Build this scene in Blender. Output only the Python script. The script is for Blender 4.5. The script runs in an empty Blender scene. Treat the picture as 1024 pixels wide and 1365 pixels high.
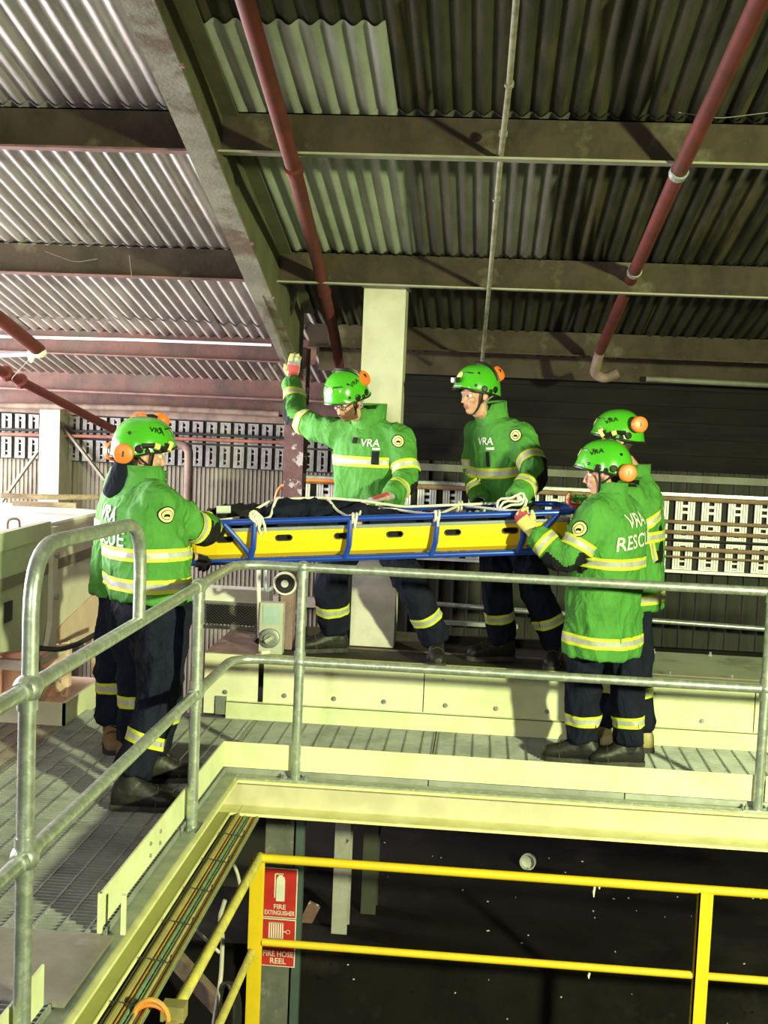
import bpy, bmesh, math, random
from math import sin, cos, pi, radians, tan, sqrt, atan2, acos, hypot
from mathutils import Vector as V, Matrix, noise
from mathutils.bvhtree import BVHTree
random.seed(7)
sc = bpy.context.scene
COL = sc.collection

# ------------------------------------------------------------------ camera
FPX, YAW, PITCH, ROLL = 1659.0, radians(4.62), radians(4.78), radians(2.39)
CAM = V((0, 0, 1.9))
FW = V((-sin(YAW)*cos(PITCH), cos(YAW)*cos(PITCH), -sin(PITCH)))
_r = V((cos(YAW), sin(YAW), 0)); _u = _r.cross(FW)
CR = cos(ROLL)*_r + sin(ROLL)*_u
CU = -sin(ROLL)*_r + cos(ROLL)*_u
cd = bpy.data.cameras.new('camera'); cam = bpy.data.objects.new('camera', cd); COL.objects.link(cam)
M = Matrix((CR, CU, -FW)).transposed().to_4x4(); M.translation = CAM
cam.matrix_world = M
cd.sensor_fit = 'VERTICAL'; cd.sensor_height = 36; cd.sensor_width = 27; cd.lens = FPX*36/1365
cd.clip_start = 0.05; cd.clip_end = 200
sc.camera = cam

def P(x, y, Y=None, Z=None, X=None):
    """photo pixel (1024x1365) -> world point on a plane of known depth / height"""
    d = CR*((x-512)/FPX) - CU*((y-682.5)/FPX) + FW
    if Y is not None: t = (Y-CAM.y)/d.y
    elif Z is not None: t = (Z-CAM.z)/d.z
    else: t = (X-CAM.x)/d.x
    return CAM + d*t

# ------------------------------------------------------------------ world, lights, exposure
w = bpy.data.worlds.new('world'); sc.world = w; w.use_nodes = True
bg = w.node_tree.nodes['Background']; bg.inputs[0].default_value = (0.92, 0.97, 1.0, 1); bg.inputs[1].default_value = 0.06
def light(kind, name, loc, target, power, color, **kw):
    l = bpy.data.lights.new(name, kind); l.energy = power; l.color = color
    for k, v in kw.items(): setattr(l, k, v)
    o = bpy.data.objects.new(name, l); COL.objects.link(o); o.location = loc
    o.rotation_euler = (V(target)-V(loc)).to_track_quat('-Z', 'Y').to_euler()
    return o
# work floodlight to the right behind the camera, greenish discharge lamp
light('SPOT', 'floodlight', (4.6, -0.6, 2.45), (0.2, 7.0, -0.35), 5600, (0.90, 1.0, 0.50), spot_size=radians(72), spot_blend=0.9, shadow_soft_size=0.16)
# second lamp of the same kind behind the camera
light('SPOT', 'floodlight_second', (-1.2, -2.4, 2.6), (-0.5, 7.0, 0.6), 650, (1.0, 0.98, 0.80), spot_size=radians(80), spot_blend=0.6, shadow_soft_size=0.25)
# daylight through the open side of the shed
light('AREA', 'daylight_opening', (-6.0, 7.6, 1.65), (0, 7.6, 1.8), 1350, (1.0, 0.95, 0.935), shape='RECTANGLE', size=6.5, size_y=1.7)
vs = sc.view_settings
vs.view_transform = 'Standard'; vs.look = 'None'; vs.gamma = 1; vs.use_curve_mapping = False; vs.exposure = 0.0

# ------------------------------------------------------------------ materials
MATS = {}
def mat(name, c, rough=0.6, metal=0.0, c2=None, scale=6.0, detail=6, lo=0.42, hi=0.62, bump=0.0, bscale=40.0, c3=None, scale3=2.0, lo3=.55, hi3=.68, stretch=(1,1,1), emit=0, coat=0.0, perobj=0.0, spec=0.5, crease=0.0):
    if name in MATS: return MATS[name]
    m = bpy.data.materials.new(name); m.use_nodes = True; MATS[name] = m
    nt = m.node_tree; b = nt.nodes['Principled BSDF']; L = nt.links.new
    b.inputs['Roughness'].default_value = rough; b.inputs['Metallic'].default_value = metal
    b.inputs['Specular IOR Level'].default_value = spec
    if coat: b.inputs['Coat Weight'].default_value = coat; b.inputs['Coat Roughness'].default_value = .12
    tc = nt.nodes.new('ShaderNodeTexCoord'); mp = nt.nodes.new('ShaderNodeMapping'); mp.inputs['Scale'].default_value = stretch
    L(tc.outputs['Object'], mp.inputs[0])
    col = None
    def layer(base, cc, s, lo_, hi_):
        n = nt.nodes.new('ShaderNodeTexNoise'); n.inputs['Scale'].default_value = s; n.inputs['Detail'].default_value = detail; n.inputs['Roughness'].default_value = .65
        L(mp.outputs[0], n.inputs['Vector'])
        r = nt.nodes.new('ShaderNodeMapRange'); r.inputs[1].default_value = lo_; r.inputs[2].default_value = hi_
        L(n.outputs[0], r.inputs[0])
        mx = nt.nodes.new('ShaderNodeMix'); mx.data_type = 'RGBA'
        L(r.outputs[0], mx.inputs[0])
        if isinstance(base, tuple): mx.inputs[6].default_value = (*base, 1)
        else: L(base, mx.inputs[6])
        mx.inputs[7].default_value = (*cc, 1)
        return mx.outputs[2]
    if c2 is None: c2 = tuple(x*0.82 for x in c)
    col = layer(c, c2, scale, lo, hi)
    if c3: col = layer(col, c3, scale3, lo3, hi3)
    if perobj:
        oi = nt.nodes.new('ShaderNodeObjectInfo'); hs = nt.nodes.new('ShaderNodeHueSaturation')
        r = nt.nodes.new('ShaderNodeMapRange'); r.inputs[3].default_value = 1-perobj; r.inputs[4].default_value = 1+perobj
        L(oi.outputs['Random'], r.inputs[0]); L(r.outputs[0], hs.inputs['Value']); L(col, hs.inputs['Color']); col = hs.outputs[0]
    L(col, b.inputs['Base Color'])
    if bump:
        n = nt.nodes.new('ShaderNodeTexNoise'); n.inputs['Scale'].default_value = bscale; n.inputs['Detail'].default_value = 5
        L(mp.outputs[0], n.inputs['Vector'])
        bp = nt.nodes.new('ShaderNodeBump'); bp.inputs['Strength'].default_value = bump; bp.inputs['Distance'].default_value = .01
        L(n.outputs[0], bp.inputs['Height']); L(bp.outputs[0], b.inputs['Normal'])
    if crease:
        n2 = nt.nodes.new('ShaderNodeTexNoise'); n2.inputs['Scale'].default_value = 9; n2.inputs['Detail'].default_value = 3; n2.inputs['Distortion'].default_value = 1.2
        mp2 = nt.nodes.new('ShaderNodeMapping'); mp2.inputs['Scale'].default_value = (1.3, 1.3, .8); mp2.inputs['Rotation'].default_value = (.3, .5, .2)
        L(tc.outputs['Object'], mp2.inputs[0]); L(mp2.outputs[0], n2.inputs['Vector'])
        b2 = nt.nodes.new('ShaderNodeBump'); b2.inputs['Strength'].default_value = .55*crease; b2.inputs['Distance'].default_value = .045
        L(n2.outputs[0], b2.inputs['Height']); L(bp.outputs[0], b2.inputs['Normal']); L(b2.outputs[0], b.inputs['Normal'])
    if emit:
        b.inputs['Emission Color'].default_value = (*c, 1); b.inputs['Emission Strength'].default_value = emit
    return m
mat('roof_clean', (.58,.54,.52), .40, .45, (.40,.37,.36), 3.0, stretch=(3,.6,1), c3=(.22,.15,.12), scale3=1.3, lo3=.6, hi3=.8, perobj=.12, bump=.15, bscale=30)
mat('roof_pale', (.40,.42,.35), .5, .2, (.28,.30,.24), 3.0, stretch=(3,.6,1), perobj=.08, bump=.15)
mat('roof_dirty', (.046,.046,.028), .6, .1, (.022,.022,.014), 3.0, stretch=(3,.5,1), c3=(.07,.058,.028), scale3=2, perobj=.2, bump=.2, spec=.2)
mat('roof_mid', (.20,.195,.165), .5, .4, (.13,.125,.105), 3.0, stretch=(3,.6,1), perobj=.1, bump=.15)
mat('purlin_red', (.105,.043,.035), .7, 0, (.055,.027,.022), 5, bump=.2, c3=(.06,.045,.035), scale3=1.6)
mat('purlin_brown', (.046,.033,.021), .75, 0, (.027,.02,.012), 5, bump=.2, c3=(.10,.09,.055), scale3=2.5, spec=.2)
mat('flange_red', (.18,.085,.078), .6, 0, (.11,.055,.05), 9, bump=.1)  # lighter than the web: light on the lip put into the colour
mat('flange_olive', (.24,.235,.165), .6, 0, (.2,.19,.13), 9, bump=.1)  # lit lower lip of the purlins, its light painted into the tone
mat('rafter_paint', (.22,.212,.172), .6, 0, (.155,.147,.118), 4, c3=(.11,.075,.055), scale3=3.2, lo3=.50, hi3=.60, bump=.25, bscale=60)
mat('rafter_web', (.105,.105,.055), .6, 0, (.075,.075,.04), 4, bump=.1)  # green flood light on this side of the rafter put into the colour
mat('pipe_red', (.115,.024,.019), .65, 0, (.075,.02,.015), 8, bump=.1, spec=.25)
mat('pipe_pale', (.24,.23,.165), .6, 0, (.13,.12,.08), 12)
mat('column_cream', (.44,.435,.315), .6, 0, (.37,.365,.26), 4, c3=(.30,.22,.16), scale3=5, lo3=.66, hi3=.72, bump=.1)
mat('column_base', (.62,.60,.56), .7, 0, (.5,.47,.43), 5, c3=(.22,.12,.08), scale3=4, lo3=.6, hi3=.7)
mat('rust_flake', (.21,.11,.10), .7, 0, (.14,.075,.07), 8, c3=(.60,.56,.54), scale3=11, lo3=.56, hi3=.58, bump=.3)
mat('cream_paint', (.80,.79,.60), .5, 0, (.74,.72,.53), 5, c3=(.42,.36,.24), scale3=9, lo3=.70, hi3=.76, bump=.04)
mat('cream_green_lit', (.72,.74,.50), .5, 0, (.62,.64,.40), 4, c3=(.32,.30,.2), scale3=14, lo3=.68, hi3=.74, bump=.05)  # cream paint with the floodlight's green cast put into the colour
mat('channel_paint', (.56,.505,.385), .5, 0, (.49,.44,.33), 6, c3=(.5,.46,.25), scale3=5, lo3=.6, hi3=.75)
mat('channel_flange', (.78,.76,.42), .5, 0, (.66,.63,.3), 6)  # brighter than the web: light falling on the flanges is in the colour
mat('channel_dusty', (.40,.39,.15), .7, 0, (.36,.35,.14), 7, bump=.1)
mat('galv', (.46,.50,.46), .38, .65, (.36,.40,.36), 22, c3=(.58,.62,.57), scale3=30, lo3=.5, hi3=.6, bump=.03, bscale=90)
mat('galv_dull', (.34,.36,.345), .5, .5, (.26,.28,.27), 12, bump=.08)
mat('grating', (.40,.42,.40), .5, .45, (.28,.29,.28), 5, perobj=.08)
mat('grating_brown', (.36,.31,.27), .55, .3, (.25,.2,.17), 5)
mat('steel_plate', (.30,.28,.25), .6, .3, (.22,.2,.17), 3, c3=(.36,.36,.35), scale3=4, bump=.08)
mat('rust_top', (.30,.20,.19), .75, 0, (.18,.11,.10), 5, c3=(.45,.36,.35), scale3=6, bump=.2)
mat('dark_top', (.035,.028,.022), .85, 0, (.02,.015,.012), 6, bump=.4)
mat('cover_plate', (.42,.46,.30), .5, .1, (.34,.38,.24), 3, c3=(.2,.22,.14), scale3=3)
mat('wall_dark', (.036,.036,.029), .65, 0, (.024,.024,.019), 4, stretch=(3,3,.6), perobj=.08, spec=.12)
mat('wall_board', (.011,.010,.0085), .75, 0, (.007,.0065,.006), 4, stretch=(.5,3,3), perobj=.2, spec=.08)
mat('girt_olive', (.14,.15,.10), .6, 0, (.1,.1,.07), 5)
mat('wall_beige', (.225,.20,.16), .65, .1, (.17,.148,.118), 4, stretch=(3,3,.6), c3=(.16,.14,.12), scale3=1.6, lo3=.62, hi3=.74, perobj=.06)
mat('wall_cream', (.29,.265,.215), .6, 0, (.23,.21,.165), 5, bump=.05)
mat('white_tray', (.72,.74,.70), .45, .1, (.6,.62,.58), 10)
mat('grey_tray', (.26,.25,.24), .5, .1, (.15,.145,.14), 10)
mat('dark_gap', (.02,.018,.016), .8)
mat('conduit_brown', (.26,.16,.085), .6, 0, (.18,.11,.06), 10)
mat('conduit_rust', (.28,.10,.07), .6, 0, (.2,.07,.05), 10)
mat('yellow_paint', (.80,.545,.016), .45, 0, (.74,.50,.016), 6, c3=(.45,.38,.10), scale3=22, lo3=.66, hi3=.75)
mat('yellow_dusty', (.72,.62,.12), .6, 0, (.55,.48,.14), 14, c3=(.4,.37,.2), scale3=24, lo3=.55, hi3=.7)
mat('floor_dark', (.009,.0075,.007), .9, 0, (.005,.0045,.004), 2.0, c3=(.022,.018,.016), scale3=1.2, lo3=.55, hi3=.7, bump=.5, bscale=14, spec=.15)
mat('chip', (.5,.5,.46), .7)
mat('sign_red', (.62,.035,.03), .4)
mat('sign_white', (.85,.83,.74), .5)
mat('machine_cream', (.66,.60,.50), .55, 0, (.57,.51,.42), 4, c3=(.30,.22,.16), scale3=8, lo3=.68, hi3=.74)
mat('machine_green', (.50,.50,.38), .55, 0, (.42,.42,.31), 4, c3=(.06,.05,.04), scale3=9, lo3=.67, hi3=.70)
mat('machine_white', (.86,.84,.82), .5, 0, (.8,.77,.74), 4)
mat('machine_peach', (.72,.54,.42), .6, 0, (.64,.47,.36), 5)
mat('strip_brown', (.22,.18,.145), .7)
mat('black_rubber', (.012,.012,.012), .55, 0, (.02,.02,.02), 12)
mat('timber', (.42,.33,.22), .7, 0, (.3,.22,.14), 8, stretch=(1,6,6))
mat('brown_beam', (.20,.14,.11), .75, 0, (.12,.08,.06), 8)
mat('cable_green', (.16,.25,.15), .5, 0, (.11,.17,.1), 20)
mat('cable_orange', (.60,.27,.05), .5, 0, (.4,.22,.06), 9)
mat('cable_olive', (.34,.27,.10), .55, 0, (.25,.22,.09), 8)
mat('cable_black', (.02,.02,.02), .5)
mat('white_pipe', (.62,.58,.52), .5)
# people
mat('jacket_green', (.078,.272,.050), .8, 0, (.061,.226,.039), 7, bump=.12, bscale=160, spec=.25, crease=1.0)
mat('jacket_lining', (.02,.12,.02), .8)
mat('black_cloth', (.010,.010,.012), .8, 0, (.016,.016,.018), 9, bump=.2, bscale=120, spec=.15, crease=.8)
mat('navy_cloth', (.011,.0125,.027), .85, 0, (.0075,.009,.020), 6, bump=.25, bscale=120, spec=.12, crease=1.0)
mat('blue_navy', (.012,.015,.034), .85, 0, (.008,.010,.024), 6, bump=.2, bscale=120, spec=.12, crease=1)
mat('stripe_yellow', (.64,.69,.05), .55, spec=.3)
mat('stripe_silver', (.46,.47,.45), .45, .1, (.38,.39,.37), 40)
mat('print_white', (.72,.78,.68), .6)
mat('skin', (.56,.31,.23), .5, 0, (.48,.24,.17), 30, spec=.4)
mat('lips', (.42,.15,.12), .5)
mat('hair_dark', (.035,.022,.016), .7, 0, (.06,.04,.03), 60)
mat('hair_grey', (.22,.19,.17), .7, 0, (.14,.12,.1), 60)
mat('beard_brown', (.12,.055,.028), .8, 0, (.18,.09,.05), 90, bump=.5, bscale=200)
mat('eye_white', (.7,.68,.64), .3)
mat('eye_dark', (.02,.015,.012), .2)
mat('helmet_green', (.070,.41,.020), .22, 0, (.062,.385,.018), 4, coat=.6)
mat('helmet_black', (.012,.012,.012), .4)
mat('muff_orange', (.90,.20,.03), .4, 0, (.84,.17,.025), 6)
mat('badge_yellow', (.72,.66,.30), .6)
mat('lamp_lens', (.8,.8,.78), .15)
mat('glass_frame', (.05,.02,.02), .3)
mat('glove_grey', (.30,.30,.29), .7, 0, (.2,.2,.2), 30)
mat('glove_red', (.42,.05,.05), .7)
mat('glove_yellow', (.72,.68,.2), .7)
mat('glove_white', (.70,.70,.66), .7)
mat('boot_black', (.011,.011,.011), .48, 0, (.024,.023,.021), 9, bump=.3, spec=.35)
mat('boot_brown', (.22,.13,.07), .65, 0, (.15,.09,.05), 9, bump=.15)
mat('boot_olive', (.46,.40,.18), .65, 0, (.35,.3,.13), 9)
mat('sole_black', (.02,.018,.016), .75, 0, (.05,.045,.04), 14)
mat('plug_pink', (.55,.3,.33), .4)
# stretcher
mat('basket_yellow', (.93,.60,.012), .4, 0, (.90,.57,.012), 4)
mat('frame_blue', (.010,.055,.44), .32, .0, (.010,.048,.38), 8, coat=.3)
mat('lip_grey', (.45,.50,.58), .35, .4)
mat('rope_white', (.80,.79,.70), .75, 0, (.66,.65,.56), 60, bump=.5, bscale=150)
mat('box_grey', (.52,.53,.47), .5, 0, (.46,.47,.41), 6)
mat('label_grey', (.42,.55,.56), .5)

# ------------------------------------------------------------------ mesh builder
class MB:
    def __init__(s): s.v = []; s.f = []; s.m = []
    def add(s, vs, fs, mi=0):
        o = len(s.v); s.v += [V(p) for p in vs]; s.f += [tuple(i+o for i in f) for f in fs]; s.m += [mi]*len(fs); return s
    def box(s, c, size, rot=None, mi=0):
        c = V(c); sx, sy, sz = (x/2 for x in size); R = rot or Matrix.Identity(3)
        vs = [c + R @ V((x*sx, y*sy, z*sz)) for x in (-1,1) for y in (-1,1) for z in (-1,1)]
        return s.add(vs, [(0,1,3,2),(4,6,7,5),(0,4,5,1),(2,3,7,6),(0,2,6,4),(1,5,7,3)], mi)
    def bb(s, a, b, mi=0):
        a, b = V(a), V(b); return s.box((a+b)/2, tuple(abs(x) for x in (b-a)), None, mi)
    def bar(s, a, b, wd, ht, up=(0,0,1), mi=0):
        a, b = V(a), V(b); d = (b-a); x = d.normalized(); u = V(up); y = u.cross(x).normalized(); z = x.cross(y)
        return s.box((a+b)/2, (d.length, wd, ht), Matrix((x,y,z)).transposed(), mi)
    def tube(s, pts, r, n=10, mi=0, closed=False, caps=True, ell=None):
        pts = [V(p) for p in pts]; k = len(pts)
        rs = r if isinstance(r, (list, tuple)) else [r]*k
        tan_ = []
        for i in range(k):
            if closed: t = pts[(i+1)%k]-pts[(i-1)%k]
            else: t = pts[min(i+1,k-1)]-pts[max(i-1,0)]
            tan_.append(t.normalized() if t.length > 1e-9 else V((0,0,1)))
        a = V((0,0,1)) if abs(tan_[0].z) < .9 else V((1,0,0))
        nrm = (a - tan_[0]*a.dot(tan_[0])).normalized()
        vs = []
        for i in range(k):
            if i:
                q = tan_[i-1].rotation_difference(tan_[i]); nrm = q @ nrm
                nrm = (nrm - tan_[i]*nrm.dot(tan_[i])).normalized()
            b = tan_[i].cross(nrm)
            for j in range(n):
                an = 2*pi*j/n
                vs.append(pts[i] + (nrm*cos(an) + b*sin(an))*rs[i])
        fs = []
        for i in range(k if closed else k-1):
            i2 = (i+1) % k
            for j in range(n): fs.append((i*n+j, i*n+(j+1)%n, i2*n+(j+1)%n, i2*n+j))
        if caps and not closed:
            fs.append(tuple(range(n))[::-1]); fs.append(tuple((k-1)*n+j for j in range(n)))
        return s.add(vs, fs, mi)
    def loft(s, rings, mi=0, caps=True, closed=True):
        n = len(rings[0]); vs = [p for r in rings for p in r]; fs = []
        for i in range(len(rings)-1):
            for j in range(n if closed else n-1): fs.append((i*n+j, i*n+(j+1)%n, (i+1)*n+(j+1)%n, (i+1)*n+j))
        if caps: fs.append(tuple(range(n))[::-1]); fs.append(tuple((len(rings)-1)*n+j for j in range(n)))
        return s.add(vs, fs, mi)
    def ball(s, c, rad, axes=None, mi=0, nu=14, nv=9):
        c = V(c); R = axes or Matrix.Identity(3); rad = (rad,)*3 if not isinstance(rad, (tuple, list)) else rad
        vs = [c + R @ V((0,0,rad[2]))]
        for i in range(1, nv):
            for j in range(nu):
                ph = pi*i/nv; th = 2*pi*j/nu
                vs.append(c + R @ V((rad[0]*sin(ph)*cos(th), rad[1]*sin(ph)*sin(th), rad[2]*cos(ph))))
        vs.append(c - R @ V((0,0,rad[2]))); e = len(vs)-1
        fs = [(0, 1+j, 1+(j+1)%nu) for j in range(nu)]
        for i in range(nv-2):
            for j in range(nu):
                a = 1+i*nu; fs.append((a+j, a+nu+j, a+nu+(j+1)%nu, a+(j+1)%nu))
        a = 1+(nv-2)*nu; fs += [(a+j, e, a+(j+1)%nu) for j in range(nu)]
        return s.add(vs, fs, mi)
    def lathe(s, c, axis, prof, n=20, mi=0):
        """prof: (distance along axis, radius)"""
        c = V(c); ax = V(axis).normalized(); a = V((0,0,1)) if abs(ax.z) < .9 else V((1,0,0))
        x = (a-ax*a.dot(ax)).normalized(); y = ax.cross(x)
        return s.loft([[c + ax*h + (x*cos(2*pi*j/n)+y*sin(2*pi*j/n))*max(r, 1e-4) for j in range(n)] for h, r in prof], mi)
    def prism(s, poly, ext, mi=0):
        n = len(poly); e = V(ext); vs = [V(p) for p in poly] + [V(p)+e for p in poly]
        fs = [tuple(range(n))[::-1], tuple(range(n, 2*n))] + [(i, (i+1)%n, n+(i+1)%n, n+i) for i in range(n)]
        return s.add(vs, fs, mi)
    def mesh(s, name, mats, off=V((0,0,0)), smooth=False):
        me = bpy.data.meshes.new(name); me.from_pydata([p-off for p in s.v], [], s.f)
        for m in ([mats] if isinstance(mats, str) else mats): me.materials.append(MATS[m])
        me.polygons.foreach_set('material_index', s.m)
        bm = bmesh.new(); bm.from_mesh(me); bmesh.ops.recalc_face_normals(bm, faces=bm.faces); bm.to_mesh(me); bm.free()
        if smooth:
            me.polygons.foreach_set('use_smooth', [True]*len(me.polygons))
            if smooth != 'full': me.set_sharp_from_angle(angle=radians(38))
        me.update(); return me
    def build(s, name, mats, parent=None, smooth=False, origin=None):
        if parent is not None: off = ORG[parent.name]
        elif origin is not None: off = V(origin)
        else:
            xs = [p.x for p in s.v]; ys = [p.y for p in s.v]; off = V(((min(xs)+max(xs))/2, (min(ys)+max(ys))/2, min(p.z for p in s.v)))
        return place(name, s.mesh(name, mats, off, smooth), parent, off)
ORG = {}
def place(name, me, parent, off):
    o = bpy.data.objects.new(name, me); COL.objects.link(o)
    if parent is not None: o.parent = parent
    else: o.location = off
    ORG[o.name] = V(off); return o
def tag(o, label=None, cat=None, group=None, kind=None):
    if label: o['label'] = label
    if cat: o['category'] = cat
    if group: o['group'] = group
    if kind: o['kind'] = kind
    return o
def empty(name, loc, label, cat=None, group=None, kind=None):
    o = bpy.data.objects.new(name, None); COL.objects.link(o); o.location = loc; o.empty_display_size = .1
    ORG[o.name] = V(loc); return tag(o, label, cat, group, kind)
def rounded(pts, rad, n=5, closed=False):
    """polyline with rounded corners"""
    pts = [V(p) for p in pts]; out = []; k = len(pts)
    for i, p in enumerate(pts):
        if not closed and i in (0, k-1): out.append(p); continue
        a, b = pts[i-1], pts[(i+1)%k]; da, db = (a-p), (b-p)
        q = min(rad, da.length*.49, db.length*.49); A, B = p+da.normalized()*q, p+db.normalized()*q
        for j in range(n+1):
            t = j/n; out.append(A*(1-t)**2 + p*2*t*(1-t) + B*t*t)
    return out
def ev_mesh(ob):
    dg = bpy.context.evaluated_depsgraph_get(); me = bpy.data.meshes.new_from_object(ob.evaluated_get(dg)); return me
def drop(ob):
    d = ob.data; bpy.data.objects.remove(ob); 
    if d and d.users == 0: bpy.data.meshes.remove(d)
def fuse(mb, voxel, smooth=4, fac=.5):
    """one continuous surface out of overlapping closed shells"""
    me = bpy.data.meshes.new('tmp'); me.from_pydata(mb.v, [], mb.f)
    bm = bmesh.new(); bm.from_mesh(me); bmesh.ops.recalc_face_normals(bm, faces=bm.faces); bm.to_mesh(me); bm.free()
    ob = bpy.data.objects.new('tmp', me); COL.objects.link(ob)
    r = ob.modifiers.new('r', 'REMESH'); r.mode = 'VOXEL'; r.voxel_size = voxel; r.use_smooth_shade = True
    s = ob.modifiers.new('s', 'SMOOTH'); s.factor = fac; s.iterations = smooth
    out = ev_mesh(ob); drop(ob); return out
def bvh_of(me): return BVHTree.FromPolygons([v.co.copy() for v in me.vertices], [tuple(p.vertices) for p in me.polygons])
TXT = {}
def text_geo(s, size):
    if s not in TXT:
        cu = bpy.data.curves.new('t', 'FONT'); cu.body = s; cu.size = 1; cu.align_x = 'CENTER'; cu.align_y = 'CENTER'; cu.offset = .012; cu.resolution_u = 3
        ob = bpy.data.objects.new('t', cu); COL.objects.link(ob); me = ev_mesh(ob)
        bm = bmesh.new(); bm.from_mesh(me); bmesh.ops.triangulate(bm, faces=bm.faces[:])
        for _ in range(3):
            le = [e for e in bm.edges if e.calc_length() > .13]
            if le: bmesh.ops.subdivide_edges(bm, edges=le, cuts=1); bmesh.ops.triangulate(bm, faces=bm.faces[:])
        bm.to_mesh(me); bm.free()
        TXT[s] = ([v.co.copy() for v in me.vertices], [tuple(p.vertices) for p in me.polygons])
        bpy.data.objects.remove(ob); bpy.data.meshes.remove(me); bpy.data.curves.remove(cu)
    vs, fs = TXT[s]; return [v*size for v in vs], fs
def project(mb, vs, fs, o, r, u, bvh, off=.004, mi=0, reach=.25, sx=1, sy=1):
    """lay flat 2-D geometry onto a surface, looking along -n"""
    o, r, u = V(o), V(r).normalized(), V(u).normalized(); n = r.cross(u).normalized(); out = []
    good = []
    for p in vs:
        q = o + r*p[0]*sx + u*p[1]*sy
        h = bvh.ray_cast(q + n*reach, -n, reach*2.5)
        good.append(h[0] is not None); out.append((h[0] if h[0] is not None else q) + n*off)
    mb.add(out, [f for f in fs if all(good[i] for i in f)], mi)
def disc2(r, n=20, rings=(0, .5, 1)):
    vs = [(0,0)]; fs = []
    for k, t in enumerate(rings[1:]):
        vs += [(r*t*cos(2*pi*j/n), r*t*sin(2*pi*j/n)) for j in range(n)]
    for j in range(n): fs.append((0, 1+j, 1+(j+1)%n))
    for k in range(len(rings)-2):
        a = 1+k*n
        for j in range(n): fs.append((a+j, a+n+j, a+n+(j+1)%n, a+(j+1)%n))
    return vs, fs
def grid2(wd, ht, nx, ny):
    vs = [(-wd/2+wd*i/nx, -ht/2+ht*j/ny) for j in range(ny+1) for i in range(nx+1)]
    fs = [(j*(nx+1)+i, j*(nx+1)+i+1, (j+1)*(nx+1)+i+1, (j+1)*(nx+1)+i) for j in range(ny) for i in range(nx)]
    return vs, fs

# ================================================================== STRUCTURE
T = tan(radians(12.6))
def rz(Y): return 2.84 + T*(7.55-Y)
LOW = -1.5; PIT = -2.6                     # floors of the level below the walkway
# ---- lower floor
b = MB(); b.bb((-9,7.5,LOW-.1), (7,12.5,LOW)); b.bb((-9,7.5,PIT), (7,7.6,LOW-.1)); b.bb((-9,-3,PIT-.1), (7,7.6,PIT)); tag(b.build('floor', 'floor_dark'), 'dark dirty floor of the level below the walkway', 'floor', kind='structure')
# ---- roof of corrugated sheets
ceil = empty('ceiling', (0, 7.5, rz(7.5)), 'low sloping roof of corrugated metal sheets on purlins', 'roof', kind='structure')
PITCHC, NC = .086, 9; SW = PITCHC*NC
SHEETS = {}
def sheet_mesh(y0, y1, dz, m):
    key = (y0, y1, dz, m)
    if key not in SHEETS:
        b = MB(); rows = []
        for y in (y0, (y0+y1)/2, y1):
            ring = []
            for i in range(NC*8+3):
                x = i*PITCHC/8; ring.append(V((x, y-7.5, rz(y)-rz(7.5)+dz + .0125*sin(2*pi*x/PITCHC))))
            rows.append(ring)
        b.loft(rows, caps=False, closed=False)
        SHEETS[key] = b.mesh('roof_sheet', m, V((0,0,0)), 'full')
    return SHEETS[key]
def roof_sheet(x, y0, y1, dz, m):
    o = bpy.data.objects.new('roof_sheet', sheet_mesh(y0, y1, dz, m)); COL.objects.link(o); o.parent = ceil
    o.location = (x, 0, random.uniform(-.004, .004)); o.rotation_euler = (0, random.uniform(-.003,.003), 0)
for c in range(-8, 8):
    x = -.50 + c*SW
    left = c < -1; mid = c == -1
    roof_sheet(x, -1.0, 2.95, .02, 'roof_dirty')  # unseen row over the camera, added to stop world light leaking in
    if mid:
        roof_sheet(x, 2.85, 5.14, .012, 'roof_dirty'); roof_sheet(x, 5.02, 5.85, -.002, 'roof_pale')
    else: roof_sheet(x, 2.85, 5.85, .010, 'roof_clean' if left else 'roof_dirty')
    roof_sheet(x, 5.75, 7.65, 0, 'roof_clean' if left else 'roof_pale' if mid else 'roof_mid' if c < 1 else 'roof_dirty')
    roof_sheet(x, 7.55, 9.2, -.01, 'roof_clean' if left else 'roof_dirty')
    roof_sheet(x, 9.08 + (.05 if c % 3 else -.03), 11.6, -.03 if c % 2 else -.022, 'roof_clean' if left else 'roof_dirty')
# ---- purlins (run along X), split at the rafter
def purlin(Y, x0, x1, h, webm, flm, label, lip=.075, drop_=0):
    r = empty('purlin', ((x0+x1)/2, Y, rz(Y)-.012-h-drop_), label, 'beam', 'roof purlins', 'structure')
    zt = rz(Y)-.012-drop_; zb = zt-h
    MB().bb((x0, Y-.004, zb), (x1, Y+.004, zt)).build('web', webm, r)
    MB().bb((x0, Y-lip, zb-.006), (x1, Y+.004, zb+.004)).build('bottom_flange', flm, r)
    MB().bb((x0, Y-.004, zt-.006), (x1, Y+lip, zt)).build('top_flange', webm, r)
    return r
RX = -1.33
purlin(3.9, RX, 5, .19, 'purlin_brown', 'flange_olive', 'brown purlin over the near end of the roof with olive flange')
purlin(3.9, -7, RX, .19, 'purlin_brown', 'flange_red', 'brown purlin over the near end of the roof with reddish flange')
purlin(5.77, RX, 5, .19, 'purlin_brown', 'flange_olive', 'long brown purlin with pale olive lower flange crossing above the red pipe')
purlin(5.77, -7, RX, .19, 'purlin_brown', 'flange_red', 'dark brown purlin with thin reddish lower flange beside the mottled rafter')
purlin(7.57, RX, 5, .19, 'purlin_brown', 'flange_olive', 'brown purlin with olive flange touching the top of the cream column')
purlin(7.57, -7, RX, .19, 'purlin_brown', 'flange_red', 'dark purlin with reddish flange and cobwebs above the lapped roof sheets')
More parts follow.
